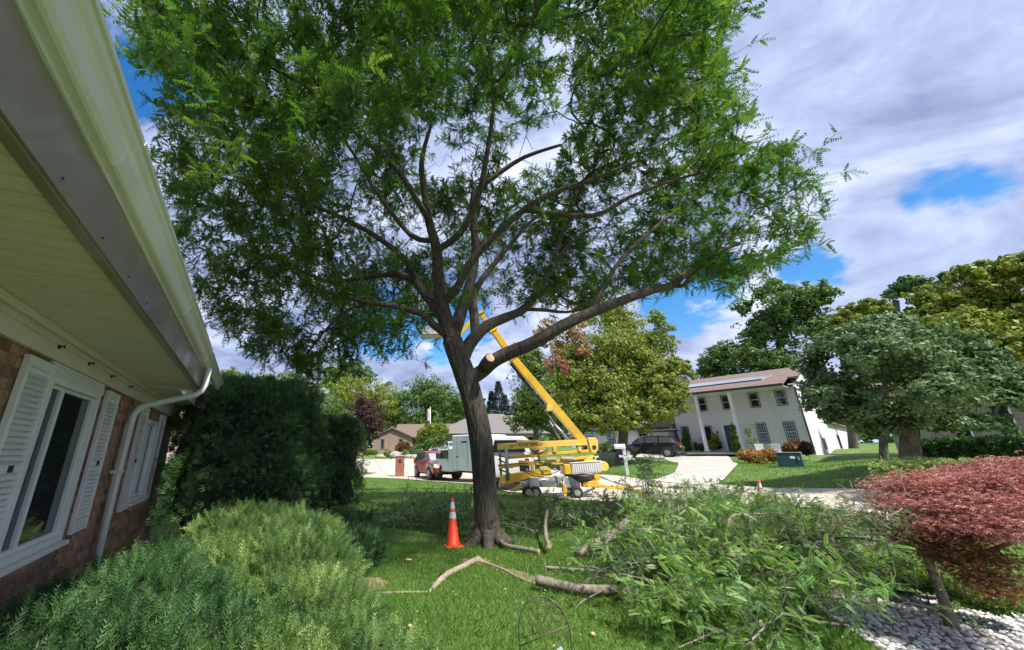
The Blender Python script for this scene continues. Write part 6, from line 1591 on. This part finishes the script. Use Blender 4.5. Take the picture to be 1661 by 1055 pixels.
part('outrigger_housing', MB().hexa([q(6.44, .46, -.45), q(7.10, .46, -.45), q(7.10, .46, -.15), q(6.44, .46, -.15), q(6.46, .66, -.45), q(7.12, .72, -.45), q(7.12, .72, -.15), q(6.46, .66, -.15)]), M['yellow'], bl_, bevel=.02)
part('outrigger_pivot', MB().cyl(q(7.1, .84, -.28), .13, .26, 'Y', 18), M['yellow'], bl_, bevel=.01)
def outrigger(p, kx):
    orr = part('outrigger', MB().beam(p[0], p[1], .13, .13).beam(p[1], p[2], .16, .16, w2=.10, h2=.10), M['yellow'], bl_, bevel=.01)
    part('foot_pad', MB().cyl((p[2][0], p[2][1], p[2][2] - .02), .17, .05, 'Z', 18), M['steel'], orr)
    part('outrigger_cylinder', MB().tube([p[3], p[4]], .045, 10), M['steel'], orr)
outrigger([q(7.0, .50, -.3), q(8.45, .38, -.35), q(9.05, .16, -.4), q(7.2, .88, -.28), q(8.42, .46, -.35)], 1)
outrigger([q(5.6, .62, -.3), q(5.55, .45, -.8), q(5.45, .14, -1.0), q(5.75, .85, -.25), q(5.5, .5, -.75)], 1)
outrigger([q(5.0, .5, .3), q(4.3, .4, 1.5), q(4.0, .14, 2.0), q(5.0, .8, .3), q(4.3, .48, 1.5)], 1)
outrigger([q(6.9, .5, .3), q(7.6, .42, 1.5), q(7.9, .22, 2.0), q(6.9, .85, .3), q(7.6, .5, 1.5)], 1)
for (x, y) in ((6.10, -.55), (6.10, .55), (4.08, -.55), (4.40, -.52)):
    z = hgt(x, BY + y) + .25
    f = MB(); f.tube([q(x, z, y - .09), q(x, z, y - .08), q(x, z, y + .08), q(x, z, y + .09)], [.19, .23, .23, .19], 22); w_ = part('wheel', f, M['black'], bl_)
    f = MB(); f.cyl(q(x, z, y - .085), .12, .03, 'Y', 16); part('rim', f, M['rim'], w_)
bm_('axle', q(6.10, .30, -.55), q(6.10, .32, .55), .06, .06, 'dark')
fnt = bpy.data.curves.new('lettering', 'FONT'); fnt.body = '50FT WORK HEIGHT'; fnt.size = .155; fnt.extrude = .003; fnt.align_y = 'CENTER'; fnt.space_character = 1.06
fo = bpy.data.objects.new('lettering', fnt); COL.objects.link(fo); fo.parent = b1_
fo.location = q(3.50, 2.09, -.137); fo.rotation_euler = (math.pi / 2, -math.atan2(.2, 4.0), 0); fnt.materials.append(M['text'])
bpy.context.view_layer.update()
tme = bpy.data.meshes.new_from_object(fo); fm = bpy.data.objects.new('lettering', tme); COL.objects.link(fm); fm.parent = b1_; fm.location = fo.location; fm.rotation_euler = fo.rotation_euler
bpy.data.objects.remove(fo); fm.name = 'lettering'

# ------------------------------------------------------------------ trees beyond the lawn
def far_tree(name, label, ub, D, blobs, n, leaf, mtl, tr, group=None, seed=1, trunk_top=None, extra=(), lean=0.0, clump=.19, gaps=.0, vb=None, bark='bark_far', inner=.30):
    r = np.random.default_rng(seed)
    b = ground(ub, D) if vb is None else at(ub, vb, D)
    b.z = hgt(b.x, b.y)
    t = thing(name, label, 'tree', b, 0, group)
    BL = []
    for bb in blobs:
        u, v, dd, ru, rv = bb; k = mpp(u, v, D + dd); BL.append((np.array(at(u, v, D + dd)), np.array((ru * k * 1.06, ru * k * .9, rv * k * 1.12))))
    s2 = Skel(); cen = np.mean([c for c, R in BL], 0)
    lowz = min(c[2] - R[2] for c, R in BL)
    mid = Vector(b).lerp(Vector((cen[0], cen[1], max(lowz, b.z + 1))), .5)
    tt = Vector((cen[0] * .6 + b.x * .4, cen[1] * .6 + b.y * .4, max(b.z + .8, lowz * .7 + cen[2] * .3)))
    s2.limb([b + Vector((0, 0, -.15)), b + Vector((0, 0, .12)), b.lerp(tt, .5) + Vector((lean, 0, 0)), tt], [tr * 1.35, tr * 1.05, tr * .9, tr * .75], None, sub=4)
    A = []
    for c, R in BL:
        for _ in range(9):
            d = r.normal(size=3); d /= np.linalg.norm(d); A.append(c + d * R * r.uniform(.3, .85))
    s2.grow(np.array(A), step=max(.4, BL[0][1][0] * .25), rng=r); s2.radii(tr * .05, 2.2)
    mb = MB(); first = True
    for c in s2.chains():
        pts = [s2.p[i] - b for i in c]; rad = [s2.r[i] for i in c]
        if first: part('trunk', MB().tube(pts, rad, 14, disp=bark_disp), M[bark], t); first = False
        else: mb.tube(pts, rad, 5, caps=False)
    setp(part('branches', mb, M[bark], t), kind='stuff')
    def leafmesh(BLs, n, mt, nm):
        vol = np.array([R[0] * R[2] for c, R in BLs]); cnt = (n * vol / vol.sum()).astype(int)
        Ps = []; Ns = []; Ts = []
        for (c, R), m in zip(BLs, cnt):
            per = 32; nc = max(4, m // per)
            d = rand_unit(nc, r); d[:, 2] = np.where(d[:, 2] < -.8, -d[:, 2], d[:, 2]); qn = r.uniform(inner, 1, nc) * np.array([1 + .30 * mnoise.noise(Vector(k_) * 2.1 + Vector(c)) for k_ in d])
            cc = c + d * R * qn[:, None]; cr_ = R.mean() * clump * r.uniform(.7, 1.35, nc)
            e = rand_unit(nc * per, r); rr = r.uniform(.55, 1, nc * per)
            CC = np.repeat(cc, per, 0); RR = np.repeat(cr_, per)
            P = CC + e * np.array([1.15, 1.15, .8]) * (RR * rr)[:, None]
            Nn = unit(e * .8 + np.repeat(d, per, 0) * .5)
            Ps.append(P); Ns.append(Nn); Ts.append(np.repeat(r.uniform(size=nc), per) * .55 + r.uniform(size=nc * per) * .45)
        P = np.concatenate(Ps); Nn = np.concatenate(Ns); T = np.concatenate(Ts)
        if gaps:
            kn = np.array([mnoise.noise(Vector(p) * (1.6 / BLs[0][1][0])) for p in P]) > -.35 + gaps; P, Nn, T = P[kn], Nn[kn], T[kn]
        kk = P[:, 2] > hgt_np(P[:, 0], P[:, 1]) + .1; P, Nn, T = P[kk], Nn[kk], T[kk]
        k = len(P); tang = unit(np.cross(Nn, r.normal(size=(k, 3)))); D_ = tang + np.array([0, 0, -.35])
        V, F, T = scatter(T_LEAF, P - np.array(b), D_, Nn + r.normal(size=(k, 3)) * .35, leaf * .72 * r.uniform(.6, 1.35, k), T)
        setp(link(nm, np_mesh(nm, V, F, M[mt], T), t), kind='stuff')
    leafmesh(BL, int(n * 1.5), mtl, 'crown')
    for (mt, nn, bbs) in extra:
        e = []
        for bb in bbs:
            u, v, dd, ru, rv = bb; k = mpp(u, v, D + dd); e.append((np.array(at(u, v, D + dd)), np.array((ru * k, ru * k * .85, rv * k))))
        leafmesh(e, nn, mt, 'crown_patch')
    return t
far_tree('maple_tree', 'yellowing green maple with a reddish patch standing in front of the garage wing', 1004, 33, [(985, 640, 0, 62, 50), (1050, 615, 1, 55, 48), (930, 610, 0, 48, 55), (1085, 640, 0, 40, 38), (1000, 680, -1, 60, 28), (1000, 575, 1, 58, 42), (1100, 600, 1, 28, 26), (950, 680, -1, 36, 26), (1060, 670, -1, 38, 24)], 34000, .30, 'L_maple_y', .38, seed=61,
         extra=[('L_rust', 3600, [(925, 560, 0, 42, 45), (890, 540, 0, 25, 30)]), ('L_pink', 700, [(906, 590, -3.5, 26, 22), (940, 572, -3.5, 16, 14)])])
far_tree('maple_tree', 'fresh green maple directly behind the raised boom', 870, 38, [(868, 640, 0, 42, 52), (860, 590, 0, 30, 35), (890, 670, 0, 38, 35), (850, 680, 0, 28, 26)], 12000, .32, 'L_green2', .3, seed=62)
far_tree('ash_tree', 'tall light green tree rising behind the yellowing maple', 1035, 46, [(1030, 560, 0, 50, 44), (1000, 520, 0, 42, 36), (1065, 530, 0, 30, 34), (1050, 590, 0, 50, 30), (965, 510, 0, 40, 30), (1010, 545, -1, 60, 45), (1080, 560, 0, 34, 30)], 13000, .34, 'L_yellowg', .35, seed=63, gaps=.1)
far_tree('oak_tree', 'tall open crowned oak rising behind the white house', 1280, 62, [(1275, 500, 0, 65, 38), (1240, 540, 0, 50, 38), (1320, 480, 0, 45, 30), (1255, 475, 0, 42, 26), (1310, 540, 0, 55, 36), (1340, 520, 0, 30, 30), (1205, 500, 0, 22, 20)], 20000, .48, 'L_green', .5, seed=64, gaps=.16)
far_tree('linden_tree', 'dark green rounded tree behind the left half of the white house roof', 1190, 60, [(1175, 580, 0, 42, 32), (1215, 585, 0, 48, 34), (1265, 590, 0, 48, 32), (1150, 605, 0, 25, 26), (1240, 620, 0, 60, 22), (1180, 620, 0, 50, 20)], 15000, .42, 'L_green', .4, seed=65)
far_tree('silver_maple', 'broad silver green maple with a stout leaning trunk on the right lawn', 1466, 23, [(1400, 560, 0, 92, 50), (1470, 600, 1, 110, 62), (1350, 620, 0, 66, 52), (1560, 620, 1, 95, 58), (1410, 662, -1, 85, 38), (1500, 660, -1, 90, 36), (1610, 650, 0, 55, 36), (1330, 585, 0, 45, 40), (1430, 530, 1, 62, 30), (1370, 670, -1, 50, 24), (1600, 590, 2, 75, 50), (1520, 560, 2, 85, 48), (1650, 625, 1, 60, 48), (1450, 580, -2, 90, 50), (1540, 640, -3, 90, 45), (1350, 650, -1, 55, 35), (1430, 692, -1, 52, 22), (1530, 688, -1, 70, 22), (1600, 685, 0, 60, 22)], 52000, .19, 'L_silver', .30, seed=66, vb=745, gaps=.08)
far_tree('small_tree', 'small dark tree stem beside the silver green maple trunk', 1433, 28, [(1425, 680, 0, 36, 26), (1440, 655, 0, 30, 22)], 3000, .22, 'L_green', .16, seed=67, vb=742)
far_tree('linden_tree', 'large rounded yellow green tree at the right edge above the maple', 1590, 46, [(1545, 500, 0, 70, 48), (1610, 480, 0, 70, 50), (1660, 530, 0, 75, 70), (1540, 560, 0, 70, 50), (1720, 500, 0, 70, 80), (1480, 520, 0, 40, 34), (1600, 600, 0, 80, 50), (1500, 480, 0, 34, 28), (1585, 445, 0, 60, 30), (1650, 432, 0, 55, 36), (1560, 540, -2, 90, 60), (1640, 570, -2, 80, 60), (1500, 560, 0, 60, 50)], 36000, .38, 'L_yellowg', .5, seed=68)
far_tree('linden_tree', 'yellow topped tree between the oak and the large rounded tree', 1390, 55, [(1385, 515, 0, 38, 26), (1415, 500, 0, 32, 22), (1360, 530, 0, 25, 20)], 6000, .4, 'L_yellowg', .35, seed=69)
far_tree('poplar_tree', 'grey green tree top showing far off above the maple', 1480, 85, [(1480, 462, 0, 34, 22), (1450, 475, 0, 24, 18), (1515, 470, 0, 26, 18), (1535, 452, 0, 12, 14)], 6000, .6, 'L_silver', .5, seed=70, gaps=.12)
far_tree('dense_tree', 'dark green tree crown cut by the right edge of the picture', 1700, 60, [(1660, 440, 0, 60, 30), (1720, 430, 0, 60, 40), (1640, 455, 0, 30, 20)], 8000, .42, 'L_green', .5, seed=71)
far_tree('pine_tree', 'dark tree in deep shade behind the clipped hedge at the right edge', 1640, 38, [(1640, 660, 0, 60, 36), (1600, 690, 0, 70, 22), (1690, 650, 0, 60, 60), (1655, 620, 0, 40, 30)], 9000, .26, 'L_yew', .4, seed=72)
far_tree('purple_tree', 'round dark purple leaved tree left of the ranch house', 592, 72, [(592, 668, 0, 30, 28), (600, 692, 0, 27, 20), (580, 690, 0, 22, 20)], 7000, .42, 'L_purple', .4, seed=73)
far_tree('dense_tree', 'green tree crown standing highest on the left horizon', 565, 96, [(560, 603, 0, 34, 20), (545, 618, 0, 28, 18), (590, 612, 0, 22, 15), (530, 622, 0, 14, 12)], 7000, .62, 'L_green', .6, seed=74)
far_tree('dense_tree', 'yellow green tree between the highest left tree and the purple tree', 585, 88, [(575, 636, 0, 40, 22), (620, 640, 0, 30, 20), (545, 645, 0, 32, 22), (600, 655, 0, 50, 20)], 8000, .55, 'L_yellowg', .5, seed=75)
far_tree('dense_tree', 'dark green tree left of the flagpole behind the ranch house', 650, 98, [(655, 660, 0, 36, 32), (640, 680, 0, 36, 24), (680, 640, 0, 30, 28)], 8000, .58, 'L_green', .55, seed=76)
far_tree('dense_tree', 'broad dark green tree right of the flagpole behind the grey roof', 715, 98, [(700, 640, 0, 32, 28), (725, 655, 0, 36, 30), (710, 680, 0, 40, 22), (750, 665, 0, 26, 26)], 9000, .58, 'L_green', .55, seed=77)
far_tree('dense_tree', 'mid green tree seen just right of the locust trunk', 805, 92, [(800, 690, 0, 30, 16), (825, 695, 0, 26, 16)], 3500, .5, 'L_green2', .4, seed=78)
far_tree('dense_tree', 'pale green tree above the left end of the yew', 385, 34, [(372, 622, 0, 30, 24), (405, 635, 0, 34, 26), (350, 640, 0, 24, 22), (430, 625, 0, 26, 18)], 8000, .26, 'L_green2', .3, seed=79)
far_tree('dense_tree', 'grey green tree above the middle of the yew', 470, 36, [(470, 630, 0, 36, 26), (505, 650, 0, 34, 26), (440, 650, 0, 30, 22)], 8000, .26, 'L_silver', .3, seed=80)
far_tree('dense_tree', 'mottled green tree above the clipped yew left of the purple tree', 540, 58, [(530, 665, 0, 32, 24), (556, 680, 0, 22, 20), (510, 680, 0, 26, 20)], 6000, .34, 'L_green', .35, seed=81)
def spruce(u, vt, D, h, label, seed):
    r = np.random.default_rng(seed); p = at(u, vt, D); b = Vector((p.x, p.y, hgt(p.x, p.y))); H_ = p.z - b.z
    t = thing('spruce_tree', label, 'tree', b); part('trunk', MB().tube([(0, 0, 0), (0, 0, H_)], [.2, .03], 8), M['bark_far'], t)
    n = 3800; z = r.uniform(.05, 1, n) ** .8; an = r.uniform(0, 2 * math.pi, n); lay = np.abs(np.sin(z * 26)); rr = (1 - z) * H_ * .36 * (.55 + .45 * lay) * r.uniform(.4, 1, n) + .08
    P = np.stack([rr * np.cos(an), rr * np.sin(an), z * H_ - rr * .15], -1); D_ = np.stack([np.cos(an), np.sin(an), -.25 + 0 * an], -1) + r.normal(size=(n, 3)) * .2
    V, F, T = scatter(T_LEAF, P, D_, np.tile([0, 0, 1.], (n, 1)) + r.normal(size=(n, 3)) * .3, .5 * r.uniform(.7, 1.3, n), r.uniform(size=n)); setp(link('crown', np_mesh('crown', V, F, M['L_spruce'], T), t), kind='stuff')
spruce(808, 618, 88, 12, 'blue grey spruce, its top right of the locust trunk', 82); spruce(797, 634, 90, 11, 'blue grey spruce lower and left of the other spruce', 83)
spruce(818, 640, 86, 10, 'shortest blue grey spruce touching the green maple behind the boom', 84)
leaf_cluster('flower_shrub', 'round yellow green small tree with orange tips behind the flagpole', 'shrub', [Bb(700, 702, 57, 17, 14), Bb(690, 708, 57, 14, 12), Bb(714, 700, 57, 13, 13)], 3600, 'L_yellowg', (.22, .42), seed=85)
leaf_cluster('leafy_shrub', 'mixed green shrub bed between the ranch house and the grey roofed house', 'shrub', [Bb(703, 722, 55, 15, 12), Bb(686, 728, 56, 12, 8), Bb(714, 716, 55, 10, 12)], 2600, 'L_green', (.2, .4), seed=86)
leaf_cluster('leafy_shrub', 'rounded olive shrub before the porch of the ranch house', 'shrub', [Bb(655, 725, 66, 10, 8), Bb(648, 728, 66, 7, 6)], 1200, 'L_brownred', (.2, .4), seed=87)
leaf_cluster('leafy_shrub', 'low clipped golden hedge at the left of the ranch house', 'shrub', [Bb(592, 734, 72, 6, 4), Bb(600, 734, 72, 7, 4), Bb(608, 734, 72, 5, 4)], 1200, 'L_yellowg', (.16, .3), seed=88)
leaf_cluster('leafy_shrub', 'small pale shrub in the rock bed left of the brick pillar', 'shrub', [Bb(629, 735, 62, 6, 5)], 500, 'L_hosta', (.16, .3), seed=89)
leaf_cluster('leafy_shrub', 'small golden shrub behind the brick pillar', 'shrub', [Bb(657, 737, 58, 4, 7)], 500, 'L_yellowg', (.14, .28), seed=90)
leaf_cluster('leafy_shrub', 'pale green shrub left of the red car behind the rocks', 'shrub', [Bb(674, 733, 56, 11, 8), Bb(682, 736, 54, 9, 6)], 1500, 'L_silver', (.18, .34), seed=91)
leaf_cluster('clipped_hedge', 'long dark clipped hedge in deep shade at the right edge', 'hedge', [Bb(1500, 727, 27, 26, 20), Bb(1535, 726, 26.5, 28, 21), Bb(1575, 725, 26, 30, 22), Bb(1620, 724, 25.5, 34, 24), Bb(1670, 722, 25, 38, 28), Bb(1720, 722, 24.5, 40, 28)], 16000, 'L_yew', (.10, .2), seed=92)
leaf_cluster('leafy_shrub', 'rust coloured shrub tip at the right edge beside the maple', 'shrub', [Bb(1655, 612, 33, 18, 10)], 500, 'L_rust', (.16, .3), seed=93)
leaf_cluster('leafy_shrub', 'green weeds growing behind the black edging of the gravel bed', 'shrub', [Bb(1460, 925, 8.6, 46, 10), Bb(1500, 945, 8.2, 40, 9), Bb(1590, 975, 7.9, 60, 8), Bb(1430, 915, 8.8, 40, 10)], 4200, 'L_green2', (.04, .09), seed=94)
# a belt of woods closes the horizon
def woods():
    r = np.random.default_rng(99); n = 26000
    an = r.uniform(math.radians(-75), math.radians(85), n); D_ = r.uniform(120, 150, n)
    top = 13 + 3.5 * np.sin(an * 23) + 2.5 * np.sin(an * 57 + 1) + 1.5 * np.sin(an * 131)
    z = top * r.uniform(0, 1, n) ** .7; X = np.sin(an) * D_; Y = np.cos(an) * D_; Z = hgt_np(X, Y) + z
    P = np.stack([X, Y, Z], -1); Nn = unit(np.stack([-np.sin(an), -np.cos(an), .5 + 0 * an], -1) + r.normal(size=(n, 3)) * .6)
    V, F, T = scatter(T_LEAF, P, unit(np.cross(Nn, r.normal(size=(n, 3)))), Nn, r.uniform(1.4, 3.0, n), np.clip(.5 + .3 * np.sin(an * 40) + r.normal(size=n) * .2, 0, 1))
    setp(link('woods', np_mesh('woods', V, F, M['L_green'], T)), 'belt of far off green woods along the horizon', 'woods', kind='stuff')
woods()
for o in list(bpy.data.objects):
    if o.type == 'EMPTY': o.empty_display_size = .1

print('TRIS', sum(len(m.polygons) for m in bpy.data.meshes))
